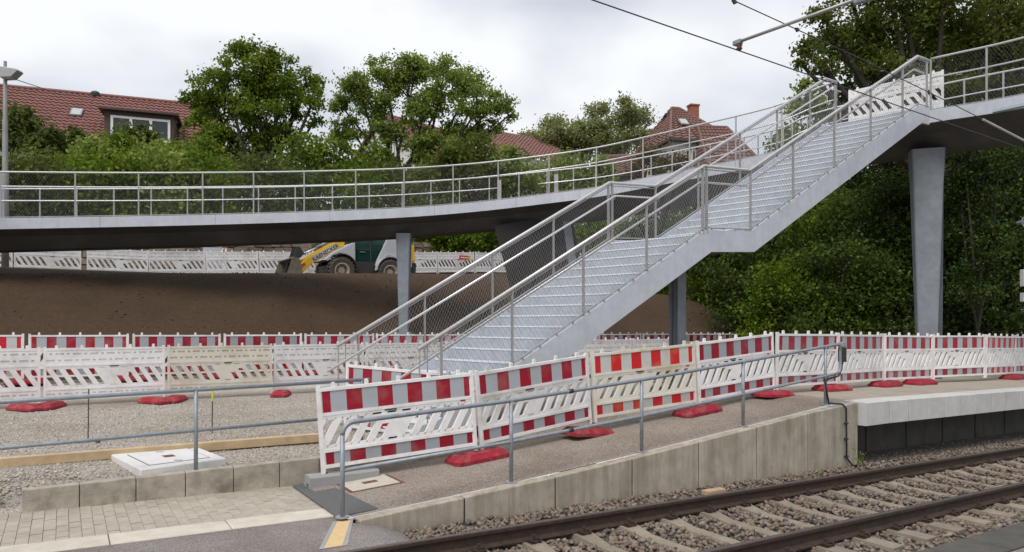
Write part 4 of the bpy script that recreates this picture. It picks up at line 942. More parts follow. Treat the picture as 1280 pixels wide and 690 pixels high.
b = MB(); Mx = Matrix.Translation(S(2.8, -.73, 5.10)) @ Matrix.Rotation(ANG, 4, 'Z'); b.box(-.03, .03, -.05, .05, -.03, .02, Mx); b.build('arm_clamp', M['galv'], arm, bevel=.008)
b = MB(); Mx = Matrix.Translation(S(2.85, -2.12, 5.06)) @ Matrix.Rotation(ANG, 4, 'Z') @ Matrix.Rotation(.1, 4, 'X'); b.box(-.03, .03, -.16, .08, -.05, .05, Mx); b.box(-.045, .045, -.04, .04, -.02, .09, Mx); b.build('knuckle', M['galv'], arm, bevel=.01)
b = MB(); b.tube(S(2.9, -6.5, -.5), S(2.9, -6.5, 7), .09, 12); b.build('mast', M['galv'], arm, smooth=True)

# ------------------------------------------------------------------ lamp post, speaker mast, yard objects
lp = P(6.5, 290, 23.8); gz = ground_z(*sn(lp)); lp.z = gz
lamp = thing('street_lamp', lp, 'tall grey lamp post with flat lantern behind the footbridge', 'street lamp')
ztop = CZ + (405 - 84) * 23.8 / F; b = MB(); zs = [gz - .2, CZ + (405 - 215) * 23.8 / F, CZ + (405 - 213) * 23.8 / F, CZ + (405 - 150) * 23.8 / F, CZ + (405 - 148) * 23.8 / F, ztop]
b.path([V(lp.x, lp.y, z) for z in zs], [.11, .105, .085, .08, .065, .058], 14); b.build('pole', M['pole'], lamp, smooth=True)
b = MB(); Mx = Matrix.Translation((lp.x + .12, lp.y - .1, ztop - .28)) @ Matrix.Rotation(.12, 4, 'Y'); b.prism([Mx @ V(*q) for q in ((-.12, -.16, -.16), (.26, -.16, -.10), (.46, -.16, .14), (.40, -.16, .20), (-.16, -.16, .22))], Mx.to_3x3() @ V(0, .32, 0)); hd = b.build('lantern', M['post'], lamp, bevel=.02)
b = MB(); b.prism([Mx @ V(*q_) for q_ in ((-.08, -.13, -.175), (.25, -.13, -.123), (.25, .13, -.123), (-.08, .13, -.175))], (0, 0, .012)); b.build('lens', M['lampglass'], hd)
b = MB(); b.tube(V(lp.x, lp.y, ztop - .02), V(lp.x, lp.y, ztop + .2), .05, 10); b.build('pole_cap', M['galv'], lamp)
b = MB(); b.bar(V(lp.x, lp.y, ztop - .6), V(lp.x + .16, lp.y - .05, ztop - .27), .03, .03); b.build('bracket', M['galv'], lamp)
b = MB(); pe = P(118, 122, 46); b.path([V(lp.x, lp.y, ztop - .3), V(lp.x, lp.y, ztop - .3).lerp(pe, .5) - V(0, 0, .25), pe], .016, 5); b.build('overhead_cable', M['dark'], label='thin cable from the lamp post to the red roofed house', cat='cable')
mp_ = at_n(1283, 3.0); mp_.z = zramp(sn(mp_)[0]); sp = thing('speaker_mast', mp_, 'dark mast with horn loudspeaker and small white boxes on the platform', 'loudspeaker mast')
zz_ = lambda y: CZ + (405 - y) * mp_.y / F
b = MB(); b.tube(mp_, V(mp_.x, mp_.y, zz_(262)), .055, 10); b.build('mast', M['dark'], sp, smooth=True)
b = MB(); Mx = Matrix.Translation((mp_.x - .22, mp_.y - .12, zz_(279))) @ Matrix.Rotation(math.radians(90), 4, 'X') @ Matrix.Rotation(.25, 4, 'Y'); b.lathe([(0, -.12), (.05, -.12), (.06, -.02), (.10, .05), (.155, .12), (.16, .135), (.145, .13), (.06, .04), (.03, .06), (0, .07)], Mx, 20); b.build('horn', M['galv'], sp, smooth=True)
b = MB(); b.bar(V(mp_.x, mp_.y, zz_(279)), V(mp_.x - .22, mp_.y - .05, zz_(279)), .04, .04); b.build('horn_bracket', M['dark'], sp)
for ya_, yb_ in ((337, 358), (366, 377)): b = MB(); b.box(mp_.x - .15, mp_.x - .055, mp_.y - .1, mp_.y + .05, zz_(yb_), zz_(ya_)); b.build('junction_box', M['white'], sp, bevel=.01)
# manhole slab, timber, rods
zs_ = .385
q = [P(138.7, 568, 8.20), P(242.7, 557, 8.80), P(283, 572.7, 7.95), P(175.6, 587, 7.34)]
for p in q: p.z = 0
q = [Vector((0, 0, CZ)) + ray(x, y) * ((zs_ - CZ) / ray(x, y).z) for x, y in ((138.7, 568), (242.7, 557), (283, 572.7), (175.6, 587))]
c = sum(q, Vector()) / 4; ms_ = thing('manhole_slab', V(c.x, c.y, .36), 'square white concrete manhole slab lying on the gravel', 'manhole slab')
MB().prism(q, (0, 0, -.10)).build('slab', M['slab'], ms_, bevel=.012)
q2 = [c + (p - c) * .72 + V(0, 0, .003) for p in q]; q3 = [c + (p - c) * .70 + V(0, 0, .005) for p in q]
MB().prism(q2, (0, 0, -.01)).build('lid_joint', M['dark'], ms_); MB().prism(q3, (0, 0, -.01)).build('lid', M['slab'], ms_)
q4 = [c + (p - c) * .13 + V(0, 0, .007) for p in q]; MB().prism(q4, (0, 0, -.01)).build('handle_recess', M['rust'], ms_)
for t_, e_ in ((.3, 0), (.3, 2)): p = q3[e_].lerp(q3[(e_ + 1) % 4], .5).lerp(c, .15); MB().box(p.x - .05, p.x + .05, p.y - .012, p.y + .012, p.z - .001, p.z + .003).build('lifting_slot', M['dark'], ms_)
ta = Vector((0, 0, CZ)) + ray(-60, 583) * ((.37 - CZ) / ray(-60, 583).z); tb2 = Vector((0, 0, CZ)) + ray(400, 546.5) * ((.40 - CZ) / ray(400, 546.5).z)
b = MB(); b.bar(ta, tb2, .12, .11); b.build('timber_beam', M['wood'], label='long sawn timber beam lying on the gravel behind the slab', cat='timber beam', bevel=.006)
p = S(3.62, .48, -.12); b = MB(); b.bar(p, p + TH * .32 + NH * -.02, .12, .06); b.build('timber_offcut', M['wood'], label='small timber offcut lying on ballast at the wall foot', cat='timber offcut', bevel=.004)
for x, yb, yt, lab, nm in ((110, 549, 486, 'thin dark steel rod stuck upright in the gravel', False), (265, 541, 483, 'thin rod with neon yellow tape stuck in the gravel', True)):
    p = Vector((0, 0, CZ)) + ray(x, yb) * ((.36 - CZ) / ray(x, yb).z); z1_ = CZ - (yt - 405) * p.y / F; r_ = thing('marker_rod', p, lab, 'marker rod')
    b = MB(); b.tube(p - V(0, 0, .1), V(p.x + .01, p.y, z1_), .008, 6); b.build('rod', M['rod'], r_)
    if nm: b = MB(); b.tube(V(p.x + .008, p.y, z1_ - .22), V(p.x + .01, p.y, z1_ + .02), .014, 8); b.build('tape', M['neon'], r_)
b = MB(); p = P(96, 548, 9.6); p.z = ground_z(*sn(p)) + .015; b.path([p, p + V(.16, .05, .02), p + V(.3, .02, .0)], .012, 6); b.build('stick', M['bark'], label='short twig lying on gravel by the dark rod', cat='twig')

# ------------------------------------------------------------------ wheel loader on the terrace
LY = 29.1
lc = P(449, 350, LY); lzg = 3.55
loader = thing('wheel_loader', V(lc.x, lc.y, lzg), 'grey and yellow wheel loader with raised-arm lettering on the terrace', 'wheel loader')
loader['label'] = 'grey and yellow wheel loader with bucket lowered on the terrace'
loader.rotation_euler = (0, 0, ANG + math.pi)          # local +x = forward (image left)
OR[loader.name] = (0, 0, 0)
def side(mb, poly, y0, y1): return mb.prism([(x, y0, z) for x, z in poly], (0, y1 - y0, 0))
WX = (1.02, -1.02)
def wheel(x, y):
    s_ = 1 if y > 0 else -1; Mx = Matrix.Translation((x, y, .54)) @ Matrix.Rotation(math.radians(-90 * s_), 4, 'X')
    wl = link('wheel', None, loader); OR[wl.name] = (0, 0, 0)
    b = MB(); b.lathe([(.30, -.18), (.47, -.20), (.53, -.15), (.545, 0), (.53, .15), (.47, .20), (.30, .18), (.30, -.18)], Mx, 32)
    for k in range(22):
        a = k * 2 * math.pi / 22
        for q, dy in ((0, -.09), (.14, .09)):
            Mr = Mx @ Matrix.Rotation(a + q, 4, 'Z') @ Matrix.Translation((.545, 0, dy)) @ Matrix.Rotation(.5 if dy > 0 else -.5, 4, 'X'); b.box(-.02, .028, -.028, .028, -.085, .085, Mr)
    b.build('tyre', M['tyre'], wl, smooth=False)
    b = MB(); b.lathe([(.0, .10), (.10, .11), (.13, .10), (.15, .04), (.22, .05), (.25, .16), (.31, .19), (.31, -.17), (0, -.17)], Mx, 28); b.build('rim', M['rim'], wl, smooth=True)
    b = MB()
    for k in range(8): a = k * math.pi / 4; b.lathe([(0, .075), (.016, .075), (.016, .04)], Mx @ Matrix.Translation((.185 * math.cos(a), .185 * math.sin(a), 0)), 6)
    b.build('wheel_bolts', M['dark'], wl)
for x in WX:
    for y in (-.72, .72): wheel(x, y)
b = MB(); side(b, [(1.55, .45), (1.55, .75), (.35, .8), (-1.9, .75), (-1.9, .4), (.3, .35)], -.42, .42); b.build('chassis', M['dark'], loader)
b = MB(); side(b, [(1.70, .95), (1.35, 1.25), (.55, 1.68), (.42, 1.70), (.40, .62), (.50, .60), (.52, .95), (.75, 1.18), (1.05, 1.24), (1.35, 1.12), (1.52, .90)], -.70, .70); b.build('front_body', M['loader_white'], loader, bevel=.03)
b = MB(); side(b, [(-.42, .80), (-.50, 1.05), (-.95, 1.95), (-1.10, 2.08), (-1.72, 2.02), (-2.02, 1.75), (-2.05, .80), (-1.68, .78), (-1.62, .95), (-1.38, 1.18), (-1.02, 1.25), (-.68, 1.12), (-.48, .82)], -.72, .72); b.build('engine_hood', M['loader_white'], loader, bevel=.04)
for x, nm in ((1.02, 'fender'), (-1.02, 'fender')):
    for y0 in (-.93, .71):
        b = MB(); N_ = 12; pr = [(x + .63 * math.cos(a), .56 + .66 * math.sin(a)) for a in [math.radians((62 if x > 0 else 5) + (116 if x > 0 else 160) * k / N_) for k in range(N_ + 1)]]; pi_ = [(x + .59 * math.cos(a), .56 + .62 * math.sin(a)) for a in [math.radians((62 if x > 0 else 5) + (116 if x > 0 else 160) * k / N_) for k in range(N_ + 1)]]
        for k in range(N_): side(b, [pr[k], pr[k + 1], pi_[k + 1], pi_[k]], y0, y0 + .22)
        b.build(nm, M['dark'] if x > 0 else M['loader_white'], loader)
# cab
b = MB()
cabp = [(.42, .95), (.40, 1.75), (.28, 2.48), (-1.02, 2.48), (-1.05, 2.05), (-.50, 1.05), (-.40, .95)]
cabo = link('cab', None, loader); OR[cabo.name] = (0, 0, 0)
side(b, [(.36, 1.0), (.35, 1.75), (.24, 2.44), (-.98, 2.44), (-.99, 2.05), (-.46, 1.08), (-.38, 1.0)], -.60, .60); b.build('glazing', M['cabglass'], cabo)
b = MB()
for y in (-.615, .615):
    for a, c in zip(cabp, cabp[1:] + cabp[:1]): b.bar((a[0], y, a[1]), (c[0], y, c[1]), .05, .06, up=(0, 1, 0))
    b.bar((-.45, y, 1.05), (-.42, y, 2.46), .04, .05, up=(0, 1, 0)) if False else None
b.build('cab_frame', M['dark'], cabo)
for y in (-.606, .606):
    b = MB(); b.bar((-.28, y, 1.0), (-.20, y, 2.44), .03, .035, up=(0, 1, 0)); b.bar((.30, y, 1.45), (-.22, y, 1.45), .03, .03, up=(0, 1, 0)); b.build('door_frame', M['tyre'], cabo)
    b = MB(); b.bar((.20, y * 1.03, 1.35), (-.02, y * 1.03, 1.35), .03, .03); b.build('door_handle', M['galv'], cabo)
    b = MB(); b.box(-.75, -.35, y - .003, y + .003, 1.30, 2.0); b.build('seat_reflection', M['dark'], cabo) if False else None
b = MB(); side(b, [(.36, 2.48), (.30, 2.60), (-1.05, 2.60), (-1.12, 2.48)], -.68, .68); b.build('roof', M['dark'], cabo, bevel=.03)
b = MB(); side(b, [(.40, .42), (.40, .95), (-.38, .95), (-.42, .42)], -.66, .66); b.build('side_box', M['dark'], loader)
for y in (-.78, .70): b = MB(); b.box(-.38, .42, y - .02, y + .12, .38, .42); b.build('step_plate', M['loader_yellow'], loader)
b = MB(); side(b, [(-2.02, 1.05), (-2.02, 1.78), (-2.16, 1.72), (-2.20, 1.05)], -.70, .70); b.build('rear_grille', M['loader_yellow'], loader, bevel=.02)
b = MB(); side(b, [(-1.9, .45), (-2.25, .5), (-2.28, 1.0), (-1.95, 1.02)], -.66, .66); b.build('counterweight', M['dark'], loader, bevel=.03)
# lift arm, cylinder, linkage, bucket
AZ = lambda L_: [(x, .40 + (z - .40) * .80) for x, z in L_]
armo = link('lift_arm', None, loader); OR[armo.name] = (0, 0, 0)
b = MB()
for y in (-.42, .42): side(b, AZ([(.78, 2.05), (.95, 2.12), (1.12, 2.06), (2.35, 1.12), (2.72, .52), (2.70, .34), (2.52, .34), (2.12, .88), (.98, 1.72), (.80, 1.86)]), y - .06, y + .06)
b.build('arm_beam', M['loader_yellow'], armo, bevel=.015)
b = MB()
for y in (-.485, .482): side(b, AZ([(1.12, 1.97), (2.14, 1.19), (2.04, 1.00), (1.02, 1.76)]), y, y + .003)
b.build('lettering_plate', M['loader_white'], armo)
tcu = bpy.data.curves.new('lettering', 'FONT'); tcu.body = 'KAENECKER'; tcu.size = .215; tcu.align_x = 'CENTER'; tcu.align_y = 'CENTER'; tcu.extrude = .002; tcu.offset = .004
tob = bpy.data.objects.new('tmp_text', tcu); COL.objects.link(tob); bpy.context.view_layer.update()
tme = bpy.data.meshes.new_from_object(tob.evaluated_get(bpy.context.evaluated_depsgraph_get())); bpy.data.objects.remove(tob); tme.name = 'lettering'; tme.materials.clear(); tme.materials.append(M['text'])
for y, flip in ((.4885, 1), (-.4885, -1)):
    o = link('lettering', tme, armo); slope = math.atan2(.61, 1.0)
    o.rotation_euler = Matrix([(-flip * math.cos(slope), -math.sin(slope) * (1 if flip > 0 else 1), 0), (0, 0, flip), (flip * -math.sin(slope) * -1 * (1), math.cos(slope), 0)]).to_euler() if False else (0, 0, 0)
    ex = Vector((-math.cos(slope), 0, math.sin(slope))) * flip; ez = Vector((0, flip, 0)); ey = ez.cross(ex)
    o.matrix_local = Matrix(((ex.x, ey.x, ez.x, 1.56), (ex.y, ey.y, ez.y, y), (ex.z, ey.z, ez.z, 1.255), (0, 0, 0, 1)))
b = MB(); b.tube((1.05, 0, 1.86), (1.75, 0, 1.50), .055, 12); b.build('cylinder', M['galv'], armo, smooth=True); b = MB(); b.tube((1.75, 0, 1.50), (2.30, 0, 1.20), .032, 10); b.build('piston', M['stainless'], armo, smooth=True)
b = MB(); b.path([(.95, .1, 1.9), (1.3, .12, 1.86), (1.9, .1, 1.52)], .022, 6); b.path([(.95, -.1, 1.9), (1.35, -.12, 1.9), (1.9, -.1, 1.56)], .022, 6); b.build('hoses', M['black'], armo)
b = MB()
for y in (-.3, .3): side(b, AZ([(2.55, 1.72), (2.66, 1.70), (2.80, 1.05), (2.95, .55), (2.78, .35), (2.60, .45), (2.66, 1.0), (2.35, 1.38), (2.30, 1.30)]), y - .05, y + .05)
b.build('linkage', M['dark'], armo)
for y in (-.50, .50):
    b = MB(); side(b, AZ([(2.62, .74), (2.42, .94), (2.36, .86), (2.56, .66)]), y - .004, y + .004); b.build('warning_plate', M['sticker'], armo)
bk = link('bucket', None, loader); OR[bk.name] = (0, 0, 0)
bsx = lambda L_: [(2.62 + (x - 2.78) * .68, z * .88) for x, z in L_]
sh_ = [(2.78, .16), (2.80, .72), (2.95, 1.05), (3.30, 1.12), (3.34, 1.06), (3.02, .96), (2.88, .66), (2.90, .24), (3.25, .10), (3.85, .04), (3.86, .0), (3.2, .02)]
b = MB(); side(b, bsx(sh_), -.98, .98); b.build('shell', M['bucket'], bk, bevel=.01)
for y in (-1.0, .97): b = MB(); side(b, bsx([(2.80, .16), (2.82, .74), (2.98, 1.06), (3.32, 1.12), (3.62, .42), (3.86, .02), (3.2, .03)]), y, y + .03); b.build('side_plate', M['bucket'], bk)
b = MB(); side(b, bsx([(3.55, .0), (3.98, .01), (3.98, .03), (3.55, .05)]), -1.02, 1.02); b.build('cutting_edge', M['galv'], bk)
for y in (-.5, .5):
    b = MB(); Mx = Matrix.Translation((.62, y, 1.95)); b.box(-.05, .10, -.09, .09, -.10, .10, Mx); o = b.build('headlight', M['dark'], loader); b = MB(); b.box(.10, .112, -.075, .075, -.08, .08, Mx); b.build('lens', M['lampglass'], o)
# things behind the terrace fence: sign board, lamp, crate
p = at_n(268, 25.6); p.z = ground_z(*sn(p)); cr = thing('site_cabinet', p, 'grey site cabinet standing behind the terrace barriers', 'cabinet'); Mx = Matrix.Translation(p) @ Matrix.Rotation(ANG, 4, 'Z')
MB().box(-.42, .42, -.2, .2, .1, 1.75, Mx).build('cabinet_body', M['steel_white'], cr, bevel=.02); b = MB(); [b.box(x - .03, x + .03, -.15, .15, 0, .1, Mx) for x in (-.35, .35)]; b.build('feet', M['dark'], cr)
for z in (.5, .9, 1.3, 1.62): MB().box(-.36, .36, -.204, -.2, z, z + .02, Mx).build('panel_seam', M['galv'], cr)
p = at_n(281, 25.15); p.z = ground_z(*sn(p)); wl = thing('warning_light', p, 'orange warning lamp on a small striped stand behind the terrace barriers', 'warning lamp')
MB().box(p.x - .09, p.x + .09, p.y - .05, p.y + .05, p.z, p.z + 1.25).build('stand', M['white'], wl); MB().lathe([(0, .0), (.10, .02), (.115, .10), (.10, .19), (0, .21)], Matrix.Translation(p + V(0, 0, 1.25)), 14).build('lens', M['loader_yellow'], wl, smooth=True); MB().box(p.x - .06, p.x + .02, p.y - .056, p.y - .0505, p.z + .95, p.z + 1.2).build('red_mark', M['sticker'], wl)
# small red and yellow notice on the terrace barrier
p = at_n(581, 24.3); p.z = CZ + (405 - 322) * p.y / F; Mx = Matrix.Translation(p) @ Matrix.Rotation(ANG, 4, 'Z')
nt_ = thing('notice_plate', p - V(0, 0, .16), 'small red and yellow notice plate on a terrace barrier', 'notice plate'); MB().box(-.30, .18, -.01, .01, -.10, .10, Mx).build('red_field', M['sticker'], nt_); MB().box(.185, .30, -.01, .01, -.10, .10, Mx).build('yellow_field', M['loader_yellow'], nt_); b = MB(); [b.box(-.22 + .1 * k, -.15 + .1 * k, -.0125, -.0105, -.03, .03, Mx) for k in range(4)]; b.build('lettering', M['white'], nt_)

# ------------------------------------------------------------------ stone wall behind the terrace
sw = thing('stone_wall', SA(8, 26.95, 3.7), 'old brown sandstone wall behind the upper terrace', 'wall')
s0 = sn(at_n(-60, 27))[0]; s1 = sn(at_n(668, 27))[0]
wt = lambda s: 5.55 + .055 * max(0, s)
b = MB(); b.prism([SA(s0, 27.05, 3.4), SA(s1, 27.05, 3.4), SA(s1, 27.05, wt(s1) - .04), SA(0, 27.05, wt(0) - .04), SA(s0, 27.05, wt(s0) - .04)], NH * .3); b.build('core', M['mortar'], sw)
stm = []
for k in range(5):
    b = MB(); b.box(0, 1, -.09, 0, 0, 1)
    b.v = [(x + random.uniform(-.03, .03), y + (random.uniform(-.03, .03) if y < -.01 else 0), z + random.uniform(-.05, .05)) for x, y, z in b.v]; stm.append(b.mesh('stone', M['stone']))
nst = 0; course = 0
zc_ = .0
while course < 5:
    hgt = random.uniform(.26, .34); s = s0 + random.uniform(0, .3)
    while s < s1 and nst < 300:
        wd = random.uniform(.4, .95); zb_ = wt(s) - .02 - zc_ - hgt
        o = link('stone', random.choice(stm), sw); o.location = SA(s, 27.04, zb_) - sw.location; o.rotation_euler = (0, 0, ANG); o.scale = (wd - .03, 1, hgt - .025); s += wd; nst += 1
    zc_ += hgt; course += 1

# ------------------------------------------------------------------ houses
def tiled_roof(name, a, b_, c, d, material, parent, colw=.34, rowh=.40, prev=None):
    """a-b eave, d-c ridge: rows of rounded tiles as real relief"""
    L = ((b_ - a).length + (c - d).length) / 2; H = (d - a).length; nc = max(2, int(L / colw)); nr = max(2, int(H / rowh)); nrm = (b_ - a).cross(d - a).normalized()
    if nrm.z < 0: nrm = -nrm
    vs, fs = [], []; q = 4; W2 = nc * q + 1
    for r in range(nr):
        for e, lift in ((0, .075), (1, .0)):
            v_ = (r + e) / nr
            for i in range(W2):
                u = i / (W2 - 1); p = a.lerp(b_, u).lerp(d.lerp(c, u), v_); ph = (i % q) / q
                vs.append(tuple(p + nrm * (lift + .05 * math.sin(ph * 2 * math.pi))))
    for r in range(nr):
        for i in range(W2 - 1): k = r * 2 * W2 + i; fs.append((k, k + 1, k + 1 + W2, k + W2))
        if r < nr - 1:
            for i in range(W2 - 1): k = (r * 2 + 1) * W2 + i; fs.append((k, k + 1, k + 1 + W2, k + W2))
    mb = MB(); mb.v = vs; mb.f = fs; return mb.build(name, material, parent, smooth=False)
def window(parent, c, ex, ez, w_, h_, nrm, panes=2):
    """framed window centred at c"""
    fr = MB(); t = .15; o_ = lambda x, z, n_: c + ex * x + ez * z + nrm * n_
    for x0, x1, z0, z1 in ((-w_ / 2, w_ / 2, h_ / 2 - t, h_ / 2), (-w_ / 2, w_ / 2, -h_ / 2, -h_ / 2 + t), (-w_ / 2, -w_ / 2 + t, -h_ / 2 + t, h_ / 2 - t), (w_ / 2 - t, w_ / 2, -h_ / 2 + t, h_ / 2 - t)) + tuple(((-w_ / 2 + w_ * k / panes - t * .6, -w_ / 2 + w_ * k / panes + t * .6, -h_ / 2 + t, h_ / 2 - t) for k in range(1, panes))):
        fr.prism([o_(x0, z0, .0), o_(x1, z0, .0), o_(x1, z1, .0), o_(x0, z1, .0)], nrm * .06)
    f = fr.build('window', M['white'], parent)
    for k in range(panes):
        x0 = -w_ / 2 + w_ * k / panes + t; x1 = -w_ / 2 + w_ * (k + 1) / panes - t; b = MB(); b.prism([o_(x0, -h_ / 2 + t, 0), o_(x1, -h_ / 2 + t, 0), o_(x1, h_ / 2 - t, 0), o_(x0, h_ / 2 - t, 0)], nrm * .02); b.build('pane', M['glass'], f)
    return f
# house with the long red roof and dormer
Ra = P(-90, 99, 46); zr = Ra.z; k = (405 - 134) / F; Rb = P(274, 134, (zr - CZ) / k)
rd = (Rb - Ra); rd.z = 0; rd.normalize(); dn = Vector((rd.y, -rd.x, 0)); 
if dn.y > 0: dn = -dn
slope_h, slope_v = 5.6, 5.2
Ea, Eb = Ra + dn * slope_h - V(0, 0, slope_v), Rb + dn * slope_h - V(0, 0, slope_v)
h1 = thing('house', V((Ra.x + Rb.x) / 2, (Ra.y + Rb.y) / 2, 6), 'long house with red tiled roof, white-framed dormer window and roof light', 'house')
rf = tiled_roof('roof', Ea, Eb, Rb, Ra, M['tile'], h1); 
Fa, Fb = Ra - dn * slope_h - V(0, 0, slope_v), Rb - dn * slope_h - V(0, 0, slope_v)
tiled_roof('roof', Fa, Fb, Rb, Ra, M['tile'], h1, .6, .8)
b = MB(); b.path([Ra + V(0, 0, .05), Rb + V(0, 0, .05)], .13, 8); b.build('ridge', M['tile'], rf)
wi = .35; b = MB(); A1, B1 = Ea - dn * wi - V(0, 0, .25), Eb - dn * wi - V(0, 0, .25) ; A2, B2 = Fa + dn * wi - V(0, 0, .25), Fb + dn * wi - V(0, 0, .25); lo_ = lambda p: V(p.x, p.y, 4.0)
b.add([lo_(A1), lo_(B1), lo_(B2), lo_(A2), A1, B1, B2, A2, Rb - V(0, 0, .3), Ra - V(0, 0, .3)], [(0, 1, 5, 4), (1, 2, 6, 8, 5), (2, 3, 7, 6), (3, 0, 4, 9, 7)]); b.build('wall', M['render'], h1)
b = MB(); b.bar(Eb, Rb + V(0, 0, .0), .2, .12); b.build('verge_board', M['dormer'], rf)
def roofpt(x, y):      # image point on the front slope
    n_ = (Eb - Ea).cross(Ra - Ea).normalized(); o_ = Vector((0, 0, CZ)); r_ = ray(x, y); return o_ + r_ * ((Ea - o_).dot(n_) / r_.dot(n_))
# dormer
pl_, pr_ = roofpt(131, 178), roofpt(218, 182); zt_ = roofpt(131, 142).z; do = link('dormer', None, h1); OR[do.name] = OR[h1.name]
base_z = min(pl_.z, pr_.z); wdv = rd * ((pr_ - pl_).dot(rd)); bl = pl_ + dn * .15; bl.z = base_z; br = bl + wdv; hD = 2.05; back = -dn * 2.6
b = MB(); b.prism([bl, br, br + V(0, 0, hD), bl + V(0, 0, hD)], back); b.build('dormer_wall', M['dormer'], do)
b = MB(); b.prism([bl + V(0, 0, hD) + dn * .35 - rd * .3, br + V(0, 0, hD) + dn * .35 + rd * .3, br + V(0, 0, hD + .14) + dn * .35 + rd * .3, bl + V(0, 0, hD + .14) + dn * .35 - rd * .3], back * 1.2); b.build('dormer_roof', M['dormer'], do)
wc = bl.lerp(br, .52) + V(0, 0, 1.0) + dn * .02
f_ = window(h1, wc, rd, V(0, 0, 1), wdv.length * .86, 1.5, dn, 3); f_.parent = do
# roof light
c_ = roofpt(96, 142); n_ = (Eb - Ea).cross(Ra - Ea).normalized(); n_ = n_ if n_.z > 0 else -n_; up_ = (Ra - Ea).normalized(); b = MB(); b.prism([c_ + rd * x + up_ * z + n_ * .05 for x, z in ((-.34, -.45), (.34, -.45), (.34, .45), (-.34, .45))], n_ * .12); o = b.build('roof_light', M['galv'], h1); b = MB(); b.prism([c_ + rd * x + up_ * z + n_ * .171 for x, z in ((-.26, -.37), (.26, -.37), (.26, .37), (-.26, .37))], n_ * .004); b.build('pane', M['lampglass'], o)
c_ = Ra.lerp(Rb, .545) ; b = MB(); b.lathe([(.3, -.1), (.32, .12), (.24, .24), (.1, .3), (0, .31)], Matrix.Translation(c_), 12); b.build('vent', M['dark'], h1)
# hipped house on the right
def hip_house(name, label, x0, x1, ye, xr0, xr1, yr, Y, depth, turn, mat_r, wall_h, cat='house'):
    e0, e1 = P(x0, ye, Y), P(x1, ye, Y); e1.z = e0.z; ex = (e1 - e0); wdt = ex.length; ex.normalize(); rot = Matrix.Rotation(turn, 3, 'Z'); ex = rot @ ex; ey = V(-ex.y, ex.x, 0); e1 = e0 + ex * wdt
    zr_ = CZ + (405 - yr) * (Y + depth / 2) / F; r0 = e0 + ex * (wdt * (xr0 - x0) / (x1 - x0)) + ey * depth / 2; r1 = e0 + ex * (wdt * (xr1 - x0) / (x1 - x0)) + ey * depth / 2; r0.z = r1.z = zr_
    f0, f1 = e0 + ey * depth, e1 + ey * depth; h = thing(name, V(r0.x, r0.y, 5), label, cat); rf_ = tiled_roof('roof', e0, e1, r1, r0, mat_r, h, .34, .42)
    tiled_roof('roof', e1, f1, r1 + V(.001, 0, 0), r1, mat_r, h, .34, .42); tiled_roof('roof', f0, e0, r0, r0 + V(.001, 0, 0), mat_r, h, .34, .42); tiled_roof('roof', f1, f0, r0, r1, mat_r, h, .6, .8)
    b = MB(); [b.path([p_, q_], .12, 6) for p_, q_ in ((e0, r0), (e1, r1), (r0, r1))]; b.build('hip_tiles', mat_r, rf_)
    i_ = .45; w0, w1, w2, w3 = e0 + ex * i_ + ey * i_, e1 - ex * i_ + ey * i_, f1 - ex * i_ - ey * i_, f0 + ex * i_ - ey * i_; zz = e0.z - .05; lo_ = lambda p: V(p.x, p.y, e0.z - wall_h)
    tp = [V(p.x, p.y, zz) for p in (w0, w1, w2, w3)]; b = MB(); b.add([lo_(p) for p in (w0, w1, w2, w3)] + tp, [(0, 1, 5, 4), (1, 2, 6, 5), (2, 3, 7, 6), (3, 0, 4, 7)]); b.build('wall', M['render'], h)
    b = MB(); [b.bar(p_ + V(0, 0, -.06), q_ + V(0, 0, -.06), .14, .2) for p_, q_ in ((e0, e1), (e1, f1), (f0, e0))]; b.build('eave_board', M['dormer'], h)
    return h, ex, ey, e0, wdt, r0, r1, w0
h, ex, ey, e0, wdt, r0, r1, w0 = hip_house('house', 'white house with brown hipped roof and brick chimney behind the staircase', 838, 937, 172, 872, 884, 133, 52, 7.5, .25, M['tile_brown'], 7)
c_ = r1 + ex * 1.2 + V(0, 0, -.9); Mx = Matrix.Translation(c_) @ Matrix.Rotation(math.atan2(ex.y, ex.x), 4, 'Z'); b = MB(); b.box(-.36, .36, -.3, .3, -.6, 1.15, Mx); b.box(-.42, .42, -.36, .36, 1.15, 1.27, Mx); b.build('chimney', M['brick'], h)
for t_ in (.24, .42): window(h, w0 + ex * (wdt * t_) - V(0, 0, 1.25) - ey * .05, ex, V(0, 0, 1), 1.0, 1.2, -ey, 2)
q_ = e0.lerp(r0, .45) + ex * 1.0; b = MB(); Mx = Matrix.Translation(q_ + V(0, -.2, .1)) @ Matrix.Rotation(math.atan2(ex.y, ex.x), 4, 'Z') @ Matrix.Rotation(.75, 4, 'X'); b.box(-.3, .3, -.38, .38, 0, .12, Mx); b.build('roof_light', M['lampglass'], h)
h, ex, ey, e0, wdt, r0, r1, w0 = hip_house('house', 'lower brown tiled roof wing beside the white hipped house', 886, 960, 206, 895, 935, 158, 50, 7, .1, M['tile_brown'], 4)
h, ex, ey, e0, wdt, r0, r1, w0 = hip_house('garage', 'low white outbuilding with brown tiled roof behind the footbridge railing', 735, 806, 218, 752, 795, 196, 44, 6, -.1, M['tile_brown'], 4, 'outbuilding')
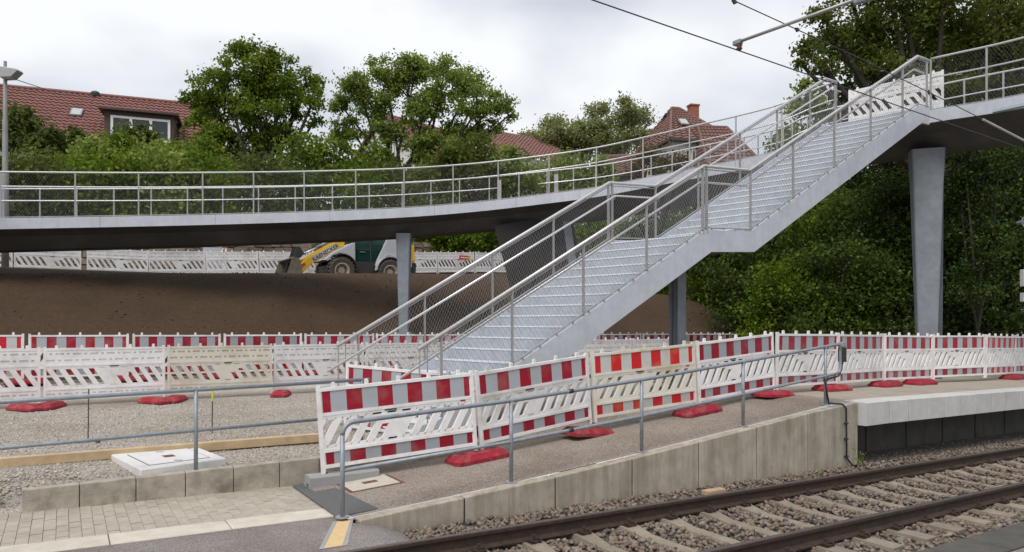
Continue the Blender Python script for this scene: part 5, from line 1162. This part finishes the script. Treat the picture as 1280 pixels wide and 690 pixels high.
# gabled house behind the round tree and a further roof
def gable_house(label, xg, ya, half, Y, zwall, length, turn, mat_r, yeave):
    ap = P(xg, ya, Y); d_ = Matrix.Rotation(turn, 3, 'Z') @ V(0, 1, 0); ex = V(d_.y, -d_.x, 0); ze = CZ + (405 - yeave) * Y / F; h = thing('house', V(ap.x, ap.y, 5), label, 'house')
    L_, R_ = ap - ex * half, ap + ex * half; L_.z = R_.z = ze; bk_ = d_ * length
    rf_ = tiled_roof('roof', R_, R_ + bk_, ap + bk_, ap, mat_r, h); tiled_roof('roof', L_ + bk_, L_, ap, ap + bk_, mat_r, h)
    i_ = .3; b = MB(); a_, c__ = L_ + ex * i_ + d_ * i_, R_ - ex * i_ + d_ * i_; lo_ = lambda p: V(p.x, p.y, zwall); am = ap + d_ * i_ - V(0, 0, .25); a_.z -= .1; c__.z -= .1
    b.add([lo_(a_), lo_(c__), c__, am, a_, lo_(a_) + bk_ * .95, lo_(c__) + bk_ * .95, c__ + bk_ * .95, a_ + bk_ * .95], [(0, 1, 2, 3, 4), (1, 6, 7, 2), (5, 0, 4, 8)]); b.build('wall', M['render'], h)
    window(h, am - V(0, 0, 2.6) + ex * .9 - d_ * .05, ex, V(0, 0, 1), 1.0, 1.3, -d_, 2); b = MB(); b.bar(ap - d_ * .02, L_ - d_ * .02, .06, .22); b.bar(ap - d_ * .02, R_ - d_ * .02, .06, .22); b.build('verge_board', M['dormer'], h); return h
gable_house('white gabled house with red roof half hidden by the spreading tree', 476, 140, 5.0, 56, 4, 9, -.75, M['tile_brown'], 208)
gable_house('distant red roofed house between the spreading tree and the birches', 588, 158, 4.5, 60, 4, 8, -1.0, M['tile_dull'], 203)

# ------------------------------------------------------------------ vegetation
def leaves(name, pts, size, material, parent, up=.35, aspect=.62):
    n = len(pts); a = RNG.normal(size=(n, 3)); a /= np.linalg.norm(a, axis=1)[:, None]
    nr = RNG.normal(size=(n, 3)); nr[:, 2] += up * 3; nr -= (nr * a).sum(1)[:, None] * a; nr /= np.linalg.norm(nr, axis=1)[:, None]; c = np.cross(a, nr)
    s = size * RNG.uniform(.6, 1.35, n)[:, None]; v = np.stack([pts - a * s * .5, pts + c * s * aspect * .5 + nr * s * .08, pts + a * s * .5, pts - c * s * aspect * .5 + nr * s * .08], 1)
    f = np.arange(n * 4).reshape(n, 4); o0 = np.array(OR[parent.name] if parent is not None else (0, 0, 0)); me = bpy.data.meshes.new(name)
    me.vertices.add(n * 4); me.vertices.foreach_set('co', (v - o0).reshape(-1)); me.loops.add(n * 4); me.loops.foreach_set('vertex_index', f.reshape(-1).astype(np.int32)); me.polygons.add(n); me.polygons.foreach_set('loop_start', np.arange(0, n * 4, 4, dtype=np.int32)); me.update(); me.materials.append(material)
    o = link(name, me, parent); OR[o.name] = tuple(o0); return o
def plant(name, label, cat, clumps, Y, n, size, material, base=None, group=None, bark='bark', trunk=.16, sub=9, spread=.42, stems=1, deep=.7, up=.35, twig=True):
    """clumps of (px, py, r_px[, dY]) seen at distance Y; leaves gather in small tufts on each clump"""
    C_ = []
    for c in clumps:
        dy = c[3] if len(c) > 3 else random.uniform(-.5, .5) * c[2] * Y / F * 1.2
        p = P(c[0], c[1], Y + dy); C_.append((p, c[2] * (Y + dy) / F))
    if base is None: base = sum((p for p, _ in C_), Vector()) / len(C_)
    else: base = P(base, 300, Y)
    gz_ = ground_z(*sn(base)); base = V(base.x, base.y, gz_)
    t = thing(name, base, label, cat, group)
    tot = sum(r * r for _, r in C_); P_ = []; limbs = MB()
    for p, r in C_:
        k = max(3, int(sub)); m = max(12, int(n * r * r / tot)); cen = []
        for _ in range(k):
            d = RNG.normal(size=3); d /= np.linalg.norm(d); d[2] = d[2] * .8 + .12; q = np.array(p) + d * r * RNG.uniform(.45, 1.0); cen.append(q)
        per = RNG.integers(0, k, m); off = RNG.normal(size=(m, 3)) * np.array([1, 1, .7]) * r * spread * RNG.uniform(.5, 1.1, (m, 1)); P_.append(np.array(cen)[per] + off)
        if twig:
            for q in cen[:5]:
                limbs.path([p - V(0, 0, r * .3), p.lerp(Vector(q), .5) + V(0, 0, r * .06), Vector(q)], [trunk * .22, trunk * .14, trunk * .05], 5)
    P_ = np.concatenate(P_); gz_arr = gz_ + .02; P_ = P_[P_[:, 2] > gz_arr - .3]
    leaves('crown', P_, size, material, t, up)
    b = MB(); low = min(p.z - r for p, r in C_); fork = V(base.x, base.y, max(gz_ + .3, lerp(gz_, low, .75)))
    for st in range(stems):
        ofs = V((st - (stems - 1) / 2) * trunk * 2.2, 0, 0); b.path([base + ofs * .5 - V(0, 0, .2), base.lerp(fork, .5) + ofs + V(random.uniform(-.1, .1), 0, 0), fork + ofs * 1.6], [trunk, trunk * .8, trunk * .62], 8)
    for i, (p, r) in enumerate(C_):
        f0 = fork + V(((i % stems) - (stems - 1) / 2) * trunk * 3.4, 0, 0); mid = f0.lerp(p, .5) + V(random.uniform(-.15, .15) * r, random.uniform(-.15, .15) * r, -.12 * (p - f0).length * .5); b.path([f0, mid, p], [trunk * .5, trunk * .36, trunk * .2], 6)
    o = b.build('trunk', M[bark], t)
    if twig and limbs.v: limbs.build('branches', M[bark], t, kind='stuff')
    return t
plant('walnut_tree', 'tall dark green tree with dense uneven crown behind the footbridge', 'tree', [(302, 66, 20), (318, 84, 30), (352, 84, 24), (282, 96, 26), (256, 112, 26), (240, 128, 16), (345, 112, 32), (383, 104, 20), (392, 124, 20), (305, 122, 34), (368, 136, 24), (272, 140, 26), (246, 152, 16), (328, 152, 30), (296, 168, 30), (356, 168, 26), (262, 176, 24), (392, 152, 12), (320, 188, 28), (284, 195, 26)], 41, 32000, .19, M['leaf_a'], base=330, trunk=.30, sub=12, spread=.25)
plant('spreading_tree', 'broad round tree with lighter airy foliage behind the footbridge', 'tree', [(520, 86, 20), (482, 92, 24), (556, 88, 24), (448, 108, 26), (592, 104, 24), (428, 134, 18), (622, 128, 20), (636, 144, 12), (510, 112, 32), (556, 116, 30), (468, 130, 30), (596, 136, 26), (440, 160, 20), (530, 144, 30), (574, 160, 26), (486, 160, 24), (610, 162, 18), (548, 180, 24), (520, 190, 22), (424, 172, 14)], 45, 38000, .19, M['leaf_b'], base=505, trunk=.26, sub=12, spread=.27, stems=3)
bi = [[(786, 134, 14), (800, 150, 16), (778, 152, 16), (796, 172, 18), (812, 168, 10), (776, 178, 14)], [(748, 138, 13), (742, 156, 16), (756, 162, 14), (738, 178, 16), (760, 182, 14)], [(690, 156, 13), (702, 166, 15), (680, 172, 15), (708, 184, 15), (722, 178, 12)], [(660, 172, 12), (668, 186, 14), (652, 190, 12), (690, 192, 14)], [(726, 160, 10), (722, 192, 18), (770, 198, 16), (812, 196, 16)]]
for i, c in enumerate(bi):
    plant('birch_tree', ['pale yellow-green birch nearest the hipped house', 'pale tall birch with twin top behind the footbridge', 'small round pale birch beside the taller ones', 'low pale birch next to the distant red roof', 'low pale birch filling the gap between the taller birches'][i], 'tree', c, 62 + i, 6500, .24, M['leaf_birch'], group='birches behind the footbridge', bark='birch', trunk=.14, sub=10, spread=.45, up=-.2)
plant('conifer', 'thin bluish conifer top beside the brown hipped roof', 'tree', [(835, 146, 5), (834, 156, 8), (838, 166, 10), (832, 176, 12), (838, 188, 14), (834, 200, 15)], 56, 1900, .28, M['leaf_conifer'], trunk=.15, sub=9, spread=.4)
plant('autumn_shrub', 'orange tinged shrub in front of the white hipped house', 'shrub', [(812, 196, 16), (838, 200, 18), (800, 212, 16), (826, 216, 18), (852, 208, 14), (852, 222, 12)], 40, 1800, .22, M['leaf_autumn'], trunk=.08)
plant('garden_tree', 'light green tree seen through the upper stair railings', 'tree', [(1010, 112, 14), (1020, 132, 18), (1000, 140, 16), (1038, 148, 16), (990, 168, 16), (1020, 168, 18), (1046, 176, 14), (970, 186, 14), (1005, 192, 16)], 40, 3600, .24, M['leaf_b'], trunk=.14)
# hedge trees and shrubs on the upper ground, left
hs_ = [('leaf_olive', 26, 152, 20, 34, 'dark bush against the red roof by the lamp post'), ('leaf_olive', 62, 178, 20, 33.5, 'dark bush with bare twigs below the red roof'), ('leaf_olive', 94, 180, 18, 35, 'thin leafed bush under the roof light'), ('leaf_hedge', 146, 186, 22, 34, 'leafy bush in front of the dormer'), ('leaf_olive', 170, 174, 19, 35, 'rounded bush covering the dormer corner'), ('leaf_hedge', 212, 196, 22, 34.5, 'low bush right of the dormer'), ('leaf_b', 120, 192, 22, 33, 'bush on the hedge top left of the dormer'), ('leaf_a', 250, 190, 24, 36, 'dark bush under the tall tree'), ('leaf_a', 378, 192, 26, 37, 'dark bush between the two large trees'), ('leaf_a', 418, 190, 24, 38, 'dark bush left of the white gabled house'), ('leaf_yellow', 590, 186, 24, 39, 'yellow-green bush under the spreading tree'), ('leaf_yellow', 556, 200, 20, 39, 'small yellow-green bush below the trunk'), ('leaf_b', 634, 202, 22, 40, 'green bush below the distant red roof'), ('leaf_b', 700, 208, 24, 42, 'green bush below the birches'), ('leaf_a', 470, 198, 18, 39, 'dark bush in front of the white gable'), ('leaf_b', 745, 212, 18, 41, 'small green bush left of the outbuilding')]
for m_, x, y, r, Y, lab in hs_:
    plant('bush', lab, 'bush', [(x, y, r), (x - r * .7, y + r * .5, r * .75), (x + r * .7, y + r * .45, r * .75), (x, y + r * 1.1, r * .9), (x + r * .3, y - r * .45, r * .55), (x - r * .9, y + r * 1.3, r * .7), (x + r * .9, y + r * 1.3, r * .7)], Y, 2300, .22, M[m_], group='bushes along the gardens', trunk=.09, sub=9)
hx = list(range(-40, 780, 58))
for i, x in enumerate(hx):
    rN = at_n(x, 29.2).y; y0 = (212 if x < 260 else (224 if x < 560 else 236)) + random.uniform(-12, 10)
    plant('hedge_shrub', 'dense green hedge shrub behind the bridge railing, ' + ORD[i] + ' from the lamp post end', 'hedge', [(x, y0, 28), (x + 26, y0 + 8, 26), (x - 24, y0 + 14, 24), (x + 8, y0 + 34, 30), (x - 20, y0 + 44, 26), (x + 30, y0 + 46, 26), (x, y0 + 68, 26), (x - 30, y0 + 66, 24), (x + 30, y0 + 70, 24)], rN + random.uniform(-.4, .6), 5600, .21, M[['leaf_hedge', 'leaf_olive', 'leaf_a', 'leaf_hedge', 'leaf_b', 'leaf_hedge', 'leaf_olive', 'leaf_wood'][i % 8]], group='hedge behind the footbridge', trunk=.07, sub=16, spread=.5)
for i, (x, y, r, Y) in enumerate([(548, 292, 18, 36.3), (590, 290, 20, 37), (630, 292, 20, 37.5), (735, 288, 20, 37), (775, 284, 22, 37), (815, 282, 22, 36), (855, 284, 22, 35), (890, 300, 24, 33)]):
    plant('low_shrub', 'low leafy shrub seen beneath the bridge deck, ' + ORD[i] + ' from the round pillar', 'shrub', [(x, y, r), (x - r, y + 4, r * .8), (x + r, y + 4, r * .8), (x, y + r, r), (x - r * .8, y + r * 1.4, r * .8), (x + r * .8, y + r * 1.4, r * .8)], Y, 1800, .20, M['leaf_hedge' if i < 5 else 'leaf_forest'], group='shrubs beneath the bridge', trunk=.06)
# wood on the right: dark trees behind the platform
wd_ = [(905, 345, 40, 34, 'leaf_a'), (950, 330, 40, 31, 'leaf_wood'), (985, 372, 34, 28, 'leaf_hedge'), (1040, 360, 40, 27, 'leaf_wood'), (1010, 300, 40, 31, 'leaf_a'), (1075, 290, 44, 30, 'leaf_wood'), (1100, 360, 40, 27.5, 'leaf_wood'), (1130, 270, 44, 29, 'leaf_forest'), (1200, 340, 48, 27, 'leaf_forest'), (1240, 260, 50, 27, 'leaf_forest'), (1275, 340, 46, 26, 'leaf_forest'), (1180, 230, 44, 30, 'leaf_forest'), (1310, 250, 50, 28, 'leaf_forest'), (955, 260, 36, 36, 'leaf_a'), (1180, 300, 44, 33, 'leaf_forest'), (1060, 230, 40, 36, 'leaf_forest'), (860, 330, 38, 40, 'leaf_a'), (815, 345, 34, 42, 'leaf_forest'), (780, 330, 34, 43, 'leaf_forest'), (930, 360, 40, 38, 'leaf_forest')]
for i, (x, y, r, Y, m_) in enumerate(wd_):
    cl_ = [(x, y, r), (x - r * .9, y + r * .5, r * .8), (x + r * .9, y + r * .45, r * .8), (x, y + r * 1.1, r * .95), (x + r * .4, y - r * .8, r * .8), (x - r * .5, y - r * .7, r * .7), (x - r * .8, y + r * 1.5, r * .8), (x + r * .8, y + r * 1.6, r * .8)]
    plant('woodland_tree', ['dark woodland tree at the earth bank end of the wood','dark woodland tree between bank and stair column','lighter green bush at the wood edge behind the ramp top','low dark tree behind the fence under the upper flight','greener tree under the upper stair flight','dark tree under the stair top','dark tree just beside the tapered pillar','dark tree behind the tapered pillar top','dark tree between pillar and speaker mast','tall dark tree under the right-hand deck','low dark tree behind the speaker mast','dark crown under the deck soffit by the pillar','dark crown above the speaker mast','green tree behind the stair landing','deep shaded tree far behind the pillar','tall shaded tree far behind the stair top','shaded tree behind the landing column','shaded tree seen between stringer and column','deep shaded tree above the bank shoulder','far dark tree filling the wood behind the ramp'][i], 'tree', cl_, Y, 9500, .145, M[m_], group='woodland behind the platform', trunk=.17, sub=14, spread=.40, stems=1)
plant('maple_tree', 'big overhanging tree with yellow-green leaves above the stair top', 'tree', [(1010, 62, 16, -1), (1030, 84, 18, -1), (1000, 78, 10, 0), (1046, 52, 26), (1078, 72, 24), (1070, 30, 30), (1110, 48, 34), (1100, 90, 26), (1130, 12, 38), (1160, 70, 34), (1190, 30, 40), (1220, 76, 36), (1250, 30, 42), (1275, 80, 36), (1180, -20, 40), (1110, -20, 34), (1260, -30, 44), (1150, 110, 30), (1200, 118, 30), (1250, 120, 32), (1030, 20, 20), (1060, -10, 26), (1320, 20, 50), (1310, 110, 44)], 25, 46000, .135, M['leaf_yellow'], base=1166, trunk=.30, sub=14, spread=.36)
plant('woodland_tree', 'tall dark tree closing the wood behind the overhanging maple', 'tree', [(1090, 110, 44), (1150, 130, 48), (1220, 150, 50), (1290, 140, 54), (1080, 170, 40), (1140, 190, 44), (1220, 200, 48), (1280, 210, 48), (1060, 60, 34), (1180, 60, 50), (1260, 50, 50)], 33, 16000, .30, M['leaf_forest'], trunk=.3, base=1180, sub=14, spread=.4)
for i, (x, y, r) in enumerate([(900, 300, 50), (990, 290, 60), (1090, 280, 64), (1190, 270, 64), (1290, 270, 64)]):
    plant('woodland_tree', 'deep shaded tree in the last row of the wood, ' + ORD[i] + ' from the earth bank', 'tree', [(x, y, r), (x - r * .8, y + r * .6, r * .8), (x + r * .8, y + r * .6, r * .8), (x, y + r * 1.2, r), (x - r * .6, y - r * .7, r * .8), (x + r * .6, y - r * .7, r * .8), (x - r * .7, y + r * 1.4, r * .8), (x + r * .7, y + r * 1.4, r * .8)], 47, 5200, .5, M['leaf_forest'], group='woodland behind the platform', trunk=.22, sub=18, spread=.5)
plant('woodland_shrub', 'dark shrub hanging under the deck beside the tapered pillar', 'shrub', [(1205, 195, 24), (1230, 215, 26), (1200, 235, 24), (1250, 190, 22), (1222, 255, 26), (1215, 290, 26), (1225, 330, 26), (1212, 370, 26), (1240, 300, 24)], 23.5, 9000, .12, M['leaf_forest'], trunk=.1)
# weeds
def weed(p, hgt, n, label, material='leaf_b'):
    t = thing('weed', p, label, 'weed'); b = MB(); pts = []
    for k in range(n):
        a = random.uniform(0, 6.28); d = random.uniform(.02, .10) * hgt / .3; tip = p + V(math.cos(a) * d, math.sin(a) * d, hgt * random.uniform(.6, 1.0)); b.path([p, p.lerp(tip, .5) + V(0, 0, .02), tip], [.004, .003, .0015], 4)
        for j in range(14): q = p.lerp(tip, random.uniform(.15, 1)); pts.append(tuple(q + V(random.uniform(-.02, .02), random.uniform(-.02, .02), random.uniform(-.01, .01))))
    b.build('stems', M[material], t); leaves('foliage', np.array(pts), .028, M[material], t, .2)
weed(S(7.35, .66, -.17), .46, 5, 'tall thin weed growing at the foot of the ramp wall'); weed(SA(-3.95, 2.95, .10), .22, 6, 'weed growing in the gravel verge left of the block wall'); weed(S(3.55, 2.66, hramp(3.6)), .12, 6, 'small weed by the stained barrier panel'); weed(S(6.2, .55, -.17), .08, 4, 'tiny weed in the ballast beside the wall')
gp = []
for _ in range(2600):
    x = random.uniform(880, 960); Yg = random.uniform(22, 31); p = P(x, 400, Yg); gz_ = ground_z(*sn(p)); gp.append((p.x, p.y, gz_ + random.uniform(.0, .22)))
o = leaves('grass', np.array(gp), .22, M['leaf_yellow'], None, -.4, .18); tag(o, 'patch of rough grass at the edge of the wood', 'grass', None, 'stuff')
